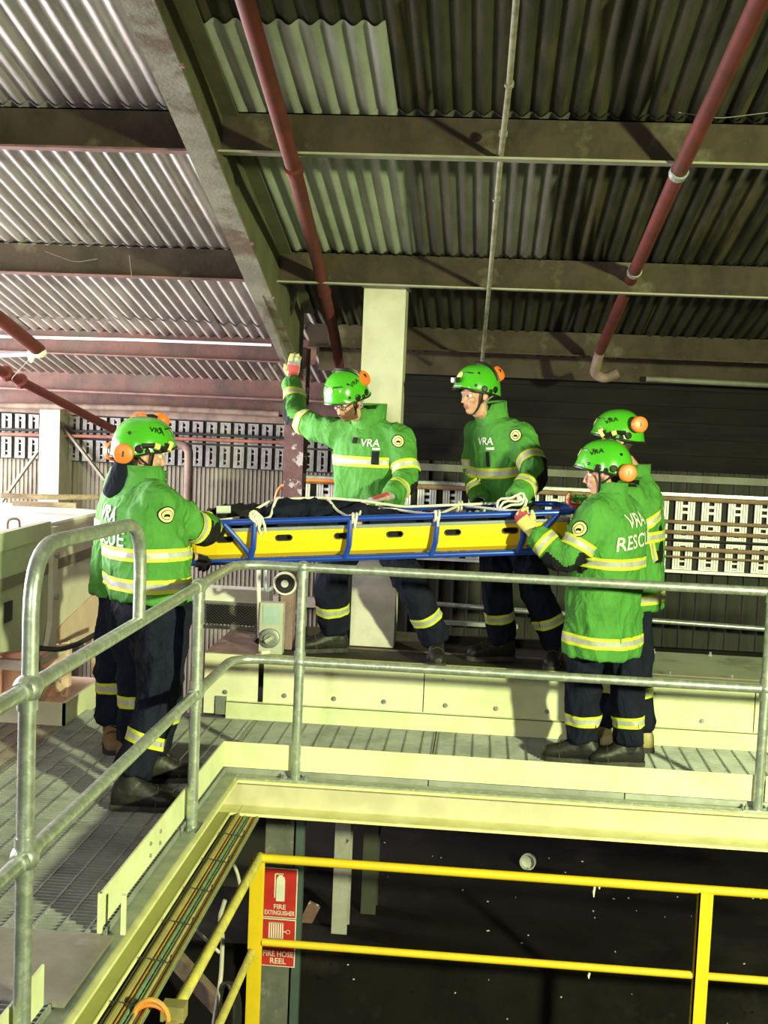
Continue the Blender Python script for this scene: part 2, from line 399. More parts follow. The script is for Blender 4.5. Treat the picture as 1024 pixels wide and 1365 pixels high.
purlin(9.45, -7, RX, .19, 'purlin_red', 'flange_red', 'red-brown purlin under a thin pale conduit near the eave')
purlin(9.05, RX, 5, .17, 'purlin_brown', 'purlin_brown', 'plain brown purlin in shade behind the man turned to look back', drop_=-.005)
b = MB(); b.bb((RX, 9.6, 2.17), (5, 9.66, 2.36)); tag(b.build('eave_beam', 'purlin_brown'), 'dull brown eave beam above the dark boarded wall', 'beam', kind='structure')
er = empty('eave_beam', (-4, 10.75, 1.93), 'deep red steel eave beam along the corrugated roof edge', 'beam', None, 'structure')
MB().bb((-7, 10.75, 1.93), (-1.2, 10.76, 2.13)).build('web', 'purlin_red', er)
MB().bb((-7, 10.66, 1.925), (-1.2, 10.86, 1.94)).build('bottom_flange', 'flange_red', er)
MB().bb((-7, 11.12, 1.78), (-1.2, 11.14, 1.98)).build('fascia', 'purlin_red', er)
# ---- tapered rafter box along the slope
rf = empty('rafter', (RX, 8.6, 2.2), 'mottled grey tapered rafter sloping down across the corrugated roof', 'beam', None, 'structure')
xa, xb = -1.405, -1.265
ya, za, yb, zb_ = 4.53, 3.327, 8.62, 2.15
sl = (za-zb_)/(ya-yb)
y0, y1 = 2.6, 8.75
z0, z1 = za+sl*(y0-ya), za+sl*(y1-ya)
def XA(y): return -1.40-.010*(y-4.53)
def XB(y): return -1.272-.013*(y-4.53)
def ZB(y): return za+sl*(y-ya)
ws = XB(y0)-XA(y0)
MB().loft([[V((XA(y),y,ZB(y))), V((XB(y),y,ZB(y))), V((XB(y),y,ZB(y)+.014)), V((XA(y),y,ZB(y)+.014))] for y in (y0, 5, 7, y1)]).build('bottom_flange', 'rafter_paint', rf)
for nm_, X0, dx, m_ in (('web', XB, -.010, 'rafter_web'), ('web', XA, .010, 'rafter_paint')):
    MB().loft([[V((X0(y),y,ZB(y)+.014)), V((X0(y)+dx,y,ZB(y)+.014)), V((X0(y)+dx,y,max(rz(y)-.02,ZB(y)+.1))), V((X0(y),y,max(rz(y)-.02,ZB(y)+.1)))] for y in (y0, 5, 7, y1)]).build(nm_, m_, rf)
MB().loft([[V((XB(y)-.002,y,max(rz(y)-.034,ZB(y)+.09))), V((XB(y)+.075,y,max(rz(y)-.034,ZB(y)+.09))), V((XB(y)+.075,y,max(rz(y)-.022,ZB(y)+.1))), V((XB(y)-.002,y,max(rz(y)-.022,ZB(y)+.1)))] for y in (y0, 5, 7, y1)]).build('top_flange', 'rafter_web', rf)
MB().loft([[V((XA(y)+.055,y,ZB(y)-d)), V((XA(y)+.067,y,ZB(y)-d)), V((XA(y)+.067,y,ZB(y)+.004)), V((XA(y)+.055,y,ZB(y)+.004))] for y, d in ((7.3,.002),(8.74,.07))]).build('gusset', 'rafter_paint', rf)
for y in (4.95, 6.6, 7.35): MB().box((XB(y)+.004, y, ZB(y)+.004), (.02,.03,.012)).build('clip', 'rust_flake', rf)
# ---- columns
cr = empty('column', (-1.36, 8.7, LOW), 'flaking rust-red steel column under the end of the rafter', 'column', None, 'structure')
MB().bb((-1.435, 8.72, LOW), (-1.295, 8.735, 2.3)).build('flange', 'rust_flake', cr)
MB().bb((-1.375, 8.735, LOW), (-1.36, 8.9, 2.3)).build('web', 'rust_flake', cr)
MB().bb((-1.435, 8.9, LOW), (-1.295, 8.915, 2.3)).build('flange', 'rust_flake', cr)
cc = empty('column', (-.675, 7.85, .3), 'pale cream painted steel column behind the bearded man', 'column', None, 'structure')
MB().bb((-.806, 7.74, .93), (-.546, 7.98, 2.655)).build('shaft', 'column_cream', cc)
MB().bb((-.808, 7.735, .395), (-.530, 7.985, .93)).build('plinth', 'column_base', cc)
MB().bb((-.82, 7.72, 2.64), (-.53, 8.0, 2.66)).build('cap_plate', 'column_cream', cc)
# ---- back wall, right bay : ribbed dark cladding with boards above
wb = empty('wall_back', (1.7, 9.9, LOW), 'dark ribbed metal cladding on the back wall behind the rescuers', 'wall', kind='structure')
def ribbed(wd, z0, z1, pitch, dep, rib):
    b = MB(); prof = []; x = 0
    while x < wd-1e-6:
        prof += [(x,0),(x+pitch-rib,0),(x+pitch-rib+.004,-dep),(x+pitch-.004,-dep)]; x += pitch
    prof.append((wd,0))
    b.loft([[V((px, py, z)) for px, py in prof] for z in (z0, z1)], caps=False, closed=False); return b
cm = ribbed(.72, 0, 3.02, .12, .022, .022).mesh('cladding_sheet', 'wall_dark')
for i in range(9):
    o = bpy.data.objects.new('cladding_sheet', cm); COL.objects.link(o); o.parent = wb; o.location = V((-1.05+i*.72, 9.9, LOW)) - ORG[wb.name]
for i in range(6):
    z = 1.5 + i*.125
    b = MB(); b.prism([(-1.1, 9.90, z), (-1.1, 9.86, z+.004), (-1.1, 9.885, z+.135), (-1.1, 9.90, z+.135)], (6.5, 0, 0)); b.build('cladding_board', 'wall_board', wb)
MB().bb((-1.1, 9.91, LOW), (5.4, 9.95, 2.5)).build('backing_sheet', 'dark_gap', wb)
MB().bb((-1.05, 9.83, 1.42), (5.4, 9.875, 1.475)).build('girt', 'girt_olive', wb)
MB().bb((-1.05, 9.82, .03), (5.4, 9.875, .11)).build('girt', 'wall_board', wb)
# ---- back wall, left bay : beige sheeting with cream girts
wl = empty('wall_left', (-4, 11.3, LOW), 'beige ribbed sheet wall with cream rails at the bright end', 'wall', kind='structure')
cm2 = ribbed(.80, 0, 3.3, .04, .012, .014).mesh('cladding_sheet', 'wall_beige')
for i in range(8):
    o = bpy.data.objects.new('cladding_sheet', cm2); COL.objects.link(o); o.parent = wl; o.location = V((-7.3+i*.8, 11.3, LOW)) - ORG[wl.name]
MB().bb((-7.3, 11.31, LOW), (-.9, 11.36, 2.2)).build('backing_sheet', 'wall_beige', wl)
for ypx, h in ((714, .085), (793, .09)):
    z = P(250, ypx-5, Y=11.2).z; MB().bb((-7.3, 11.2, z-h), (-.95, 11.285, z)).build('girt', 'wall_cream', wl)
MB().bb((-7.3, 11.12, 1.72), (-.95, 11.28, 1.80)).build('head_rail', 'brown_beam', wl)
xl = P(52, 600, Y=11).x; xr = P(79, 600, Y=11).x; xrr = P(95, 600, Y=11.2).x
wc = empty('column', (xl, 11, LOW), 'pale square column against the beige sheet wall', 'column', None, 'structure')
MB().bb((xl, 11.0, LOW), (xr, 11.02, 1.78)).build('face', 'wall_cream', wc)
MB().bb((xr-.02, 11.02, LOW), (xr, 11.24, 1.78)).build('side', 'wall_cream', wc)
MB().bb((xl, 11.22, LOW), (xrr, 11.245, 1.78)).build('rear_flange', 'wall_beige', wc)
def brace(p, q, Y, nm, lab):
    b = MB(); b.bar(P(*p, Y=Y), P(*q, Y=Y), .02, .055, (0,1,0)); tag(b.build(nm, 'wall_beige'), lab, 'brace', 'wall braces', 'structure')
brace((0, 672), (52, 600), 11.1, 'diagonal_brace', 'thin diagonal brace rising from the machine to the pale square column')
brace((80, 563), (140, 640), 11.12, 'diagonal_brace', 'thin diagonal brace falling from the head of the pale square column')
MB_ = MB(); MB_.bb((5.4, -3, LOW), (5.5, 12, 5)); tag(MB_.build('light_block_right', 'wall_dark'), 'dark unseen panel added to block outside light on the right', 'wall', kind='structure')  # unseen panel, added to keep world light out on the right
# ---- walkway of gratings
wk = empty('floor_walkway', (0, 6.7, -.1), 'raised walkway of galvanised steel grating panels', 'floor', kind='structure')
def grating(x0, x1, y0, y1, m='grating'):
    b = MB(); y = y0+.01
    while y < y1:
        b.bb((x0, y-.003, -.03), (x1, y+.003, 0)); y += .030
    x = x0+.02
    while x < x1:
        b.bb((x-.004, y0, -.014), (x+.004, y1, .0015)); x += .1
    for xx in (x0+.003, x1-.003): b.bb((xx-.003, y0, -.03), (xx+.003, y1, .001))
    for yy in (y0+.003, y1-.003): b.bb((x0, yy-.003, -.03), (x1, yy+.003, .001))
    tag(b.build('grating_panel', m, wk), kind='stuff')
for x0, x1 in ((-1.31,-.22), (-.22,.78), (.78,1.78), (1.78,2.8)): grating(x0+.003, x1-.003, 6.27, 7.26)
for y0, y1 in ((4.17,5.3), (5.3,6.27), (6.27,7.26)): grating(-2.36, -1.275 if y1 < 6.5 else -1.31, y0+.003, y1-.003)
grating(-2.36, -1.275, 2.6, 3.66)
for y0, y1 in ((2.6,4.2), (4.2,5.6), (5.6,6.86)): grating(-4.2, -2.365, y0+.003, y1-.003, 'grating_brown')
MB().bb((-2.36, 3.66, -.012), (-1.235, 4.17, .002)).build('floor_plate', 'steel_plate', wk)
# toe boards
MB().bb((-1.285, 6.243, .012), (1.415, 6.251, .145)).build('toe_board', 'cream_green_lit', wk)
MB().bb((-1.294, 4.19, .012), (-1.286, 6.251, .145)).build('toe_board', 'cream_green_lit', wk)
MB().bb((-1.294, 2.6, .012), (-1.286, 3.62, .145)).build('toe_board', 'cream_green_lit', wk)
MB().bb((1.47, 6.243, .012), (2.8, 6.251, .145)).build('toe_board', 'cream_green_lit', wk)
for xx in (-1.29, -1.205): MB().bb((xx-.008, 4.185, 0), (xx+.008, 4.20, .145)).build('toe_bracket', 'cream_green_lit', wk)
for yy in (4.83, 4.98):
    for zz in (.05, .10): MB().lathe((-1.286, yy, zz), (1,0,0), [(0,.009),(.006,.009),(.008,.005)], 8).build('bolt', 'galv_dull', wk)
# edge angle of the grating and the channels below it
MB().bb((-1.29, 6.195, -.035), (2.8, 6.243, -.028)).build('edge_angle', 'galv', wk)
MB().bb((-1.275, 2.6, -.03), (-1.215, 6.24, -.024)).build('edge_angle', 'galv_dull', wk)
MB().bb((-1.20, 6.18, -.05), (2.8, 6.30, -.036)).build('channel_top_flange', 'channel_flange', wk)
MB().bb((-1.31, 6.295, -.205), (2.8, 6.305, -.045)).build('channel_web', 'channel_paint', wk)
MB().bb((-1.31, 6.165, -.218), (2.8, 6.30, -.203)).build('channel_bottom_flange', 'channel_flange', wk)
MB().bb((-1.315, 2.4, -.05), (-1.195, 6.30, -.036)).build('channel_top_flange', 'channel_flange', wk)
MB().bb((-1.315, 2.4, -.205), (-1.305, 6.30, -.045)).build('channel_web', 'channel_dusty', wk)
MB().bb((-1.31, 2.4, -.218), (-1.230, 6.163, -.203)).build('channel_bottom_flange', 'channel_dusty', wk)
MB().bb((-1.230, 2.4, -.219), (-1.225, 6.163, -.201)).build('flange_edge', 'channel_flange', wk)
for x in (-1.15, -.75, -.2, .35, .9, 1.3): MB().lathe((x, 6.295, -.075), (0,-1,0), [(0,.011),(.008,.011)], 6).build('bolt', 'galv_dull', wk)
MB().bb((-4.2, 6.87, -.03), (-2.35, 6.885, .13)).build('kerb_plate', 'cream_paint', wk)
MB().bb((-2.365, 6.87, -.03), (-2.35, 8.3, .13)).build('kerb_plate', 'cream_green_lit', wk)
# supports of the walkway below
def post_below(xa_, xb_, Y, zt, zb, m, nm, lab):
    r = empty(nm, ((xa_+xb_)/2, Y, zb), lab, 'column', None, 'structure')
    MB().bb((xa_, Y, zb), (xb_, Y+.012, zt)).build('flange', m, r)
    MB().bb(((xa_+xb_)/2-.006, Y+.012, zb), ((xa_+xb_)/2+.006, Y+.16, zt)).build('web', m, r)
    MB().bb((xa_, Y+.16, zb), (xb_, Y+.172, zt)).build('flange', m, r)
    return r
MATS_ = mat('post_grey', (.17,.17,.16), .6, .1, (.12,.12,.11), 5, c3=(.34,.33,.31), scale3=6, lo3=.55, hi3=.65)
mat('post_white', (.40,.385,.355), .6, 0, (.32,.305,.28), 6, c3=(.10,.06,.045), scale3=14, lo3=.62, hi3=.66)
post_below(-1.215, -1.045, 7.215, -.22, PIT, 'post_grey', 'column', 'grey walkway column carrying the two red fire signs')
mat('post_teal', (.075,.11,.105), .5, 0)
b = MB(); b.bb((-1.035, 7.24, PIT), (-.985, 7.30, -.22)); tag(b.build('column_cover_strip', 'post_teal'), 'teal grey strip along the edge of the sign column', 'strip', kind='structure')
b = MB(); b.bb((-1.085, 7.19, -.52), (-1.04, 7.213, -.26)); tag(b.build('rusty_bracket', 'rust_flake'), 'short rusty bracket at the head of the sign column', 'bracket')
post_below(-.855, -.755, 7.75, -.22, LOW, 'post_white', 'column', 'white pitted column with rust spots below the walkway')
mat('post_olive', (.05,.052,.034), .6)
post_below(-.70, -.60, 8.1, -.22, LOW, 'post_olive', 'column', 'dark olive column standing behind the white pitted one')
# under-structure that closes the view below the left walkway
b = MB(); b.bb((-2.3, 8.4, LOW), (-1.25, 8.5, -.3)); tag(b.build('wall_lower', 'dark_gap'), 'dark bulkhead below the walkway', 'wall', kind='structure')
# ================================================================== THINGS
def pipe(name, pts, r, m, label, cat, n=12, group=None, rad=.12):
    b = MB(); b.tube(rounded(pts, rad), r, n); return tag(b.build(name, m, smooth=True), label, cat, group)
def up(Y, d): return rz(Y)-d
# ---- pipes under the roof
r = empty('sprinkler_pipe', (-.95, 6.5, 2.8), 'dark red bent pipe running down the slope beside the mottled rafter', 'pipe', 'red pipes under the roof')
b = MB(); b.tube(rounded([P(318,-30,Y=4.35), P(352,85,Y=4.95), P(392,225,Y=5.75), P(420,335,Y=7.1), P(448,455,Y=8.7), P(456,520,Y=9.2)], .3, 6), .036, 14); b.build('pipe', 'pipe_red', r, True)
for px_, y_, Y_ in ((392,225,5.75), (432,388,7.75)): MB().lathe(P(px_, y_, Y=Y_), (0.05,1,-.3), [(-.018,.038),(-.018,.044),(.018,.044),(.018,.038)], 14).build('coupling', 'pipe_red', r)
r = empty('sprinkler_pipe', (.8, 6.5, 2.8), 'straight red pipe hanging from the purlins above the helmets of two bearers', 'pipe', 'red pipes under the roof')
b = MB(); b.tube([P(1024,-25,Y=4.3), P(958,118,Y=5.2), P(905,230,Y=5.74), P(846,362,Y=7.45), P(800,468,Y=8.75)], .036, 14); b.build('pipe', 'pipe_red', r, True)
b = MB(); b.tube(rounded([P(800,468,Y=8.75), P(792,498,Y=8.9), P(806,505,Y=8.9), P(824,497,Y=8.9)], .05), .036, 12); b.build('elbow', 'brown_beam', r, True)
for px_, y_, Y_ in ((905,230,5.74), (846,362,7.45)): MB().lathe(P(px_, y_, Y=Y_), (-.1,1,-.25), [(-.02,.038),(-.02,.042),(.02,.042),(.02,.038)], 14).build('hanger_clip', 'galv_dull', r)
r = empty('drop_conduit', (0, 6.5, 2.8), 'thin pale conduit hanging down the slope between the two red pipes', 'conduit')
b = MB(); b.tube([P(690,-20,Y=4.4), P(679,112,Y=5.15), P(668,205,Y=5.7), P(652,385,Y=7.5), P(643,480,Y=8.8)], .013, 10); b.build('tube', 'pipe_pale', r, True)
for px_, y_, Y_ in ((679,112,5.15), (671,178,5.6), (662,265,6.2)): MB().lathe(P(px_, y_, Y=Y_), (0,1,-.3), [(-.01,.014),(-.01,.02),(.01,.02),(.01,.014)], 10).build('collar', 'pipe_pale', r)
r = empty('sprinkler_pipe', (-2.5, 7, 2.3), 'thick red pipe with white taped end under the lapped sheets', 'pipe', 'red pipes under the roof')
b = MB(); b.tube([P(-70,375,Y=6.6), P(0,425,Y=7.1), P(52,467,Y=7.5)], .043, 14); b.build('pipe', 'pipe_red', r, True)
b = MB(); b.ball(P(50,470,Y=7.5), (.06,.05,.035)); b.ball(P(42,474,Y=7.48), (.022,.02,.045)); b.build('taped_end', 'rope_white', r, True)
r = empty('sprinkler_pipe', (-2.5, 8, 2.2), 'slim brown-red pipe slanting down over the red eave beam', 'pipe', 'red pipes under the roof')
b = MB(); b.tube([P(-40,475,Y=8.2), P(8,498,Y=8.6), P(60,525,Y=9.2), P(150,572,Y=10.4)], .035, 12); b.build('pipe', 'pipe_red', r, True)
for px_, y_, Y_ in ((8,498,8.6), (28,508,8.8)): MB().lathe(P(px_, y_, Y=Y_), (-.2,1,-.4), [(-.03,.036),(-.03,.05),(.03,.05),(.03,.036)], 12).build('coupling', 'pipe_red', r)
pipe('ceiling_conduit', [P(-20,448,Y=9.36), P(180,453,Y=9.36), P(362,460,Y=9.36)], .011, 'machine_white', 'thin white conduit fixed along the top of the red-brown purlin', 'conduit')
pipe('ceiling_tube', [P(-30,474,Y=7.9), P(40,472,Y=7.9)], .018, 'lip_grey', 'pale grey tube end beside the taped red pipe', 'tube')
pipe('wall_pipe', [P(-20,540,Y=10.95), P(200,544,Y=10.95), P(372,552,Y=10.95)], .028, 'brown_beam', 'long brown pipe under the red eave beam', 'pipe')
pipe('wall_pipe', [P(862,505,Y=9.5), P(940,509,Y=9.5), P(1060,515,Y=9.5)], .022, 'girt_olive', 'olive pipe running along the dark boards from the pipe elbow', 'pipe')
pipe('hanging_cable', [P(388,372,Y=7.9), P(395,392,Y=8), P(388,418,Y=8.1), P(380,432,Y=8.15)], .011, 'black_rubber', 'short black cable looping beside the lower end of the rafter', 'cable')
# ---- back wall racks of slotted trays
def slot_mesh(name, wd, h, m, nr=6):
    b = MB()
    for x in (-.5, -.355, -.21, .21, .355, .5): b.bb((x*wd-.055*wd, -.02, 0), (x*wd+.055*wd, 0, h))
    for i in range(nr):
        if i == nr//2: continue
        z = h*(i+.5)/nr; b.bb((-.17*wd, -.012, z-h*.03), (.17*wd, 0, z+h*.03))
    b.bb((-.56*wd, -.024, 0), (.56*wd, 0, .012)); b.bb((-.56*wd, -.024, h-.012), (.56*wd, 0, h))
    b.bb((-.5*wd, -.004, 0), (-.2*wd, 0, h)); b.bb((.2*wd, -.004, 0), (.5*wd, 0, h))
    return b.mesh(name, m)
YR = 9.72
zt, zbm = P(950, 661, Y=YR).z, P(950, 763, Y=YR).z
rk = empty('tray_rack', (1, YR, zbm), 'rack of white slotted trays along the dark ribbed wall', 'rack')
b = MB(); b.bb((-1.55, YR-.03, zt-.012), (4, YR+.1, zt+.012)); b.build('rail', 'galv', rk)
b = MB(); b.bb((-1.55, YR-.03, zbm-.014), (4, YR+.1, zbm+.008)); b.build('rail', 'white_tray', rk)
for x in (-1.5, .2, 1.9, 3.6):
    MB().bb((x-.015, YR+.02, zbm), (x+.015, YR+.1, zt)).build('bracket', 'dark_gap', rk)
hgt = (zt-zbm); st = 34.0*YR/1659*1.0
MB().bb((-1.55, YR+.015, zbm), (4, YR+.022, zt)).build('shade_backing', 'dark_gap', rk)  # dark sheet added so the gaps between trays read as shade
m1 = slot_mesh('slotted_tray', st*.66, hgt*.56, 'white_tray', 7); m2 = slot_mesh('slotted_tray', st*.66, hgt*.36, 'white_tray', 5)
nn = 0
x = -1.45
while x < 3.9:
    for me_, z in ((m1, zbm+hgt*.41), (m2, zbm+.012)):
        o = bpy.data.objects.new('slotted_tray', me_); COL.objects.link(o); o.parent = rk; o.location = V((x, YR, z))-ORG[rk.name]
    x += st
for i, (py, rr, m, wrd) in enumerate(((667,.018,'conduit_brown','topmost brown'), (698,.014,'conduit_brown','second brown'), (712,.016,'conduit_brown','third brown'), (722,.008,'cable_black','thin black'), (734,.017,'conduit_brown','thick lower brown'), (745,.009,'conduit_brown','slim lowest brown'))):
    z = P(950, py, Y=9.6).z
    b = MB(); b.tube([(-1.5, 9.62, z), (.5, 9.62, z), (2, 9.62, z), (4, 9.62, z)], rr, 8)
    tag(b.build('conduit', m, smooth=True), wrd + ' conduit strapped across the white slotted trays', 'conduit', 'conduits on the tray rack')
pipe('orange_cable', [P(366,672,Y=9.55), P(370,652,Y=9.55), P(384,642,Y=9.55), P(410,640,Y=9.55), P(436,641,Y=9.55), P(470,643,Y=9.55)], .012, 'muff_orange', 'orange cable arching onto the tray rack behind the raised-arm man', 'cable')
YL = 11.2
lz1, lz0 = P(300, 563, Y=YL).z, P(300, 623, Y=YL).z
st2 = 19.0*YL/1659; hh = (lz1-lz0)
ml = slot_mesh('slotted_louvre', st2*.66, hh*.47, 'grey_tray', 5)
lk = MB().bb((-7.3, YL+.02, lz0-.01), (-1.0, YL+.05, lz1+.02)).build('louvre_bank', 'dark_gap', wl); lk['label'] = 'bank of small grey slotted louvres high on the beige wall'
x = -1.1
while x > -5.0:
    for z in (lz0, lz0+hh*.52):
        o = bpy.data.objects.new('slotted_louvre', ml); COL.objects.link(o); o.parent = lk; o.location = V((x, YL+.015, z))-ORG[lk.name]
    x -= st2
pipe('conduit', [P(-20,572,Y=YL-.06), P(250,578,Y=YL-.06), P(380,584,Y=YL-.06)], .013, 'black_rubber', 'black conduit across the middle of the louvre bank', 'conduit', 8)
pipe('conduit', [P(-20,578,Y=YL-.07), P(250,585,Y=YL-.07), P(380,590,Y=YL-.07)], .016, 'conduit_rust', 'rust-red conduit across the middle of the louvre bank', 'conduit', 8)
pipe('wall_downpipe', [P(226,592,Y=10.9), P(252,594,Y=10.9), P(251,640,Y=10.9), P(249,700,Y=10.9)], .04, 'brown_beam', 'brown cranked downpipe on the beige wall beside the louvres', 'pipe', 12, None, .08)
pipe('wall_handrail', [P(575,805,Y=9.3), P(760,819,Y=9.3), P(1080,843,Y=9.3)], .02, 'galv', 'galvanised rail low on the dark wall behind the housing', 'rail')
b = MB(); b.bb((-.35, 9.55, .245), (.3, 9.6, .275)); tag(b.build('wall_batten', 'galv_dull'), 'short bright metal batten low on the wall between two pairs of legs', 'batten')
# ---- handrail
hr = empty('handrail', (-1.25, 5.4, 0), 'galvanised tube handrail with ball joints around the walkway edge', 'handrail')
ZT, ZM, RR = 1.075, .588, .0235
HX, HY = -1.25, 6.232
for z, nm in ((ZT, 'top_rail'), (ZM, 'mid_rail')):
    b = MB(); b.tube(rounded([(HX, 2.2, z), (HX, 5.41, z), (HX, HY, z), (-.905, HY, z), (3, HY+.01, z)] if nm == 'top_rail' else [(HX, 2.2, z), (HX, 5.41, z), (HX, HY, z), (-.905, HY, z), (1.44, HY, z)], .27, 7), RR, 14); b.build(nm, 'galv', hr, True)
b = MB(); b.tube([(1.5, HY, ZM), (3, HY, ZM)], RR, 14); b.build('mid_rail', 'galv', hr, True)
for x, y in ((HX,3.34), (HX,5.41), (-.905,HY), (1.435,HY)):
    big = y < 5
    MB().tube([(x,y,-.03), (x,y,ZT)], .025, 16).build('post', 'galv', hr, True)
    for z in (ZT, ZM):
        b = MB()
        if x == HX:
            b.ball((x,y,z), .042 if big else .037, None, 0, 16, 10)
            for s_ in (-1,1): b.tube([(x,y,z), (x,y+s_*.062,z)], .029, 14)
            b.tube([(x,y,z-.06),(x,y,z+ (0 if z == ZT else .06))], .030, 14)
        else:
            b.ball((x,y,z), .034, None, 0, 16, 10); b.tube([(x,y,z-.055),(x,y,z+.02 if z == ZT else z+.055)], .030, 14)
        b.build('ball_joint', 'galv', hr, True)
    b = MB(); b.box((x, y, -.030), (.15 if x != HX else .07, .06 if x != HX else .15, .012)); b.build('base_plate', 'galv', hr)
    for s_ in (-1,1):
        bp_ = V((x, y, -.024)) + (V((s_*.055,0,0)) if x != HX else V((0,s_*.055,0)))
        MB().lathe(bp_, (0,0,1), [(0,.012),(.012,.012),(.012,.006),(.022,.006)], 6).build('bolt', 'galv_dull', hr)
b = MB(); b.tube(rounded([(HX,3.355,ZT), (HX,3.355,1.475), (HX,4.455,1.445), (HX,4.455,ZT)], .22, 8), .0235, 14); b.build('gate_hoop', 'galv', hr, True)
# ---- yellow railing on the level below
yr = empty('yellow_railing', (0, 6.2, PIT), 'yellow painted guard railing on the level below the walkway', 'railing')
YY, YX, YZ, YM = 6.2, -1.072, -.445, -.893
b = MB(); b.tube([(YX+.0, YY, YZ), (.5, YY, YZ), (2.6, YY, YZ)], .0235, 12); b.build('top_rail', 'yellow_paint', yr, True)
b = MB(); b.tube([(YX+.03, YY, YM), (.5, YY, YM), (2.6, YY, YM)], .020, 12); b.build('mid_rail', 'yellow_paint', yr, True)
b = MB(); b.tube([(YX, YY+.02, YZ), (YX-.02, 4.5, YZ)], .0235, 12); b.build('top_rail', 'yellow_dusty', yr, True)
b = MB(); b.tube([(YX-.02, YY-.02, YM-.05), (YX-.03, 4.4, YM-.05)], .020, 12); b.build('mid_rail', 'yellow_dusty', yr, True)
b = MB(); b.bb((YX-.045, YY-.01, PIT), (YX+.03, YY+.0, YZ-.01)); b.bb((YX-.045, YY-.01, PIT), (YX-.035, YY+.06, YZ-.01)); b.build('post', 'yellow_paint', yr)
b = MB(); b.bb((1.165, YY-.03, PIT), (1.235, YY-.02, YZ-.01)); b.bb((1.165, YY-.03, PIT), (1.173, YY+.03, YZ-.01)); b.build('post', 'yellow_paint', yr)
for x_ in (YX, 1.2): MB().bb((x_-.07, YY-.06, PIT), (x_+.07, YY+.06, PIT+.012)).build('base_plate', 'yellow_paint', yr)
b = MB(); b.box((YX-.02, 4.52, YZ+.01), (.09,.07,.06)); b.box((YX-.02, 4.50, YZ-.06), (.04,.05,.1)); b.build('end_bracket', 'cable_olive', yr)
# ---- fire signs
def fire_sign(z0, z1, lines, label, kind):
    xa_, xb_, y = -1.215, -1.008, 7.20
    r = empty('fire_sign', ((xa_+xb_)/2, y, z0), label, 'sign', 'red fire signs on the walkway column')
    MB().bb((xa_, y-.003, z0), (xb_, y, z1)).build('border', 'sign_white', r)
    MB().bb((xa_+.006, y-.005, z0+.006), (xb_-.006, y-.002, z1-.006)).build('panel', 'sign_red', r)
    cx = (xa_+xb_)/2; yy = y-.006
    b = MB()
    for s_, z, size in lines:
        vs, fs = text_geo(s_, size); wd = max(v.x for v in vs)*2; k = min(1, .185/wd)
        b.add([V((cx+v.x*k, yy, z+v.y)) for v in vs], fs)
    b.build('lettering', 'sign_white', r)
    b = MB()
    if kind == 'ext':
        zb = z0+.105; b.prism([(cx+sx, yy+.001, zb+sz) for sx, sz in ((-.024,0),(.028,0),(.028,.13),(.022,.15),(.008,.156),(-.006,.156),(-.018,.15),(-.024,.13))], (0,-.001,0))
        b.bb((cx-.012, yy, zb+.156), (cx+.012, yy+.001, zb+.168)); b.bb((cx-.03, yy, zb+.164), (cx+.016, yy+.001, zb+.172)); b.bb((cx-.036, yy, zb+.02), (cx-.029, yy+.001, zb+.168))
    else:
        zb = z1-.125
        for i in range(7): b.bb((cx-.062+i*.0135, yy, zb), (cx-.054+i*.0135, yy+.001, zb+.105))
        b.bb((cx-.064, yy, zb+.100), (cx+.028, yy+.001, zb+.105)); b.bb((cx-.064, yy, zb), (cx+.028, yy+.001, zb+.005)); b.bb((cx+.028, yy, zb+.045), (cx+.046, yy+.001, zb+.051))
        b.tube([(cx+.056+.012*cos(a*pi/6), yy+.0005, zb+.048+.012*sin(a*pi/6)) for a in range(12)], .002, 5, closed=True)
    b.build('pictogram', 'sign_white', r)
zs1, zs2, zs3 = P(375,1157,Y=7.2).z, P(372,1224,Y=7.2).z, P(370,1288,Y=7.2).z
fire_sign(zs2+.003, zs1, (('FIRE', zs2+.072, .042), ('EXTINGUISHER', zs2+.034, .040)), 'red sign with white extinguisher picture and the words FIRE EXTINGUISHER', 'ext')
fire_sign(zs3, zs2-.003, (('FIRE HOSE', zs3+.078, .048), ('REEL', zs3+.034, .048)), 'red sign with hose picture and the words FIRE HOSE REEL', 'hose')
# ---- conveyor housing the two men stand on
HF, HT, HB = 7.285, .393, 8.12
ch = empty('conveyor_housing', (.5, 7.7, 0), 'long cream steel conveyor housing along the back of the walkway', 'housing')
xs = [P(px_, 920, Y=HF).x for px_ in (272, 345, 350, 565, 1008)]
pan = [(xs[0], xs[1]-.006), (xs[2]+.004, xs[3]-.003), (xs[3]+.003, xs[4]-.003), (xs[4]+.003, 2.9)]
for i, (a_, b_) in enumerate(pan):
    pn = MB().bb((a_, HF, .02), (b_, HF+.008, HT-.004)).build('side_panel', 'cream_paint' if i < 2 else 'cream_green_lit', ch)
    x = a_+.13
    while x < b_-.05:
        MB().lathe((x, HF, .155), (0,-1,0), [(0,.015),(.006,.015),(.006,.010),(.014,.009)], 8).build('bolt', 'galv_dull', pn); x += .30
MB().bb((P(300,945,Y=7.24).x, 7.262, .0), (2.9, 7.27, .105)).build('base_angle', 'cream_green_lit', ch)
MB().bb((P(300,945,Y=7.24).x, 7.262, .100), (2.9, HF, .108)).build('base_angle', 'cream_green_lit', ch)
MB().bb((P(290,945,Y=7.24).x-.02, 7.27, .02), (P(300,945,Y=7.24).x, 7.30, .13)).build('angle_end', 'galv_dull', ch)
xp = P(346,860,Y=7.4).x; xq = P(862,880,Y=7.5).x
MB().bb((xs[0], HF, HT-.006), (xp, HB, HT)).build('top_plate', 'rust_top', ch)
MB().bb((xp, HF+.010, HT-.10), (xq, HB, HT-.004)).build('top_tray', 'dark_top', ch)
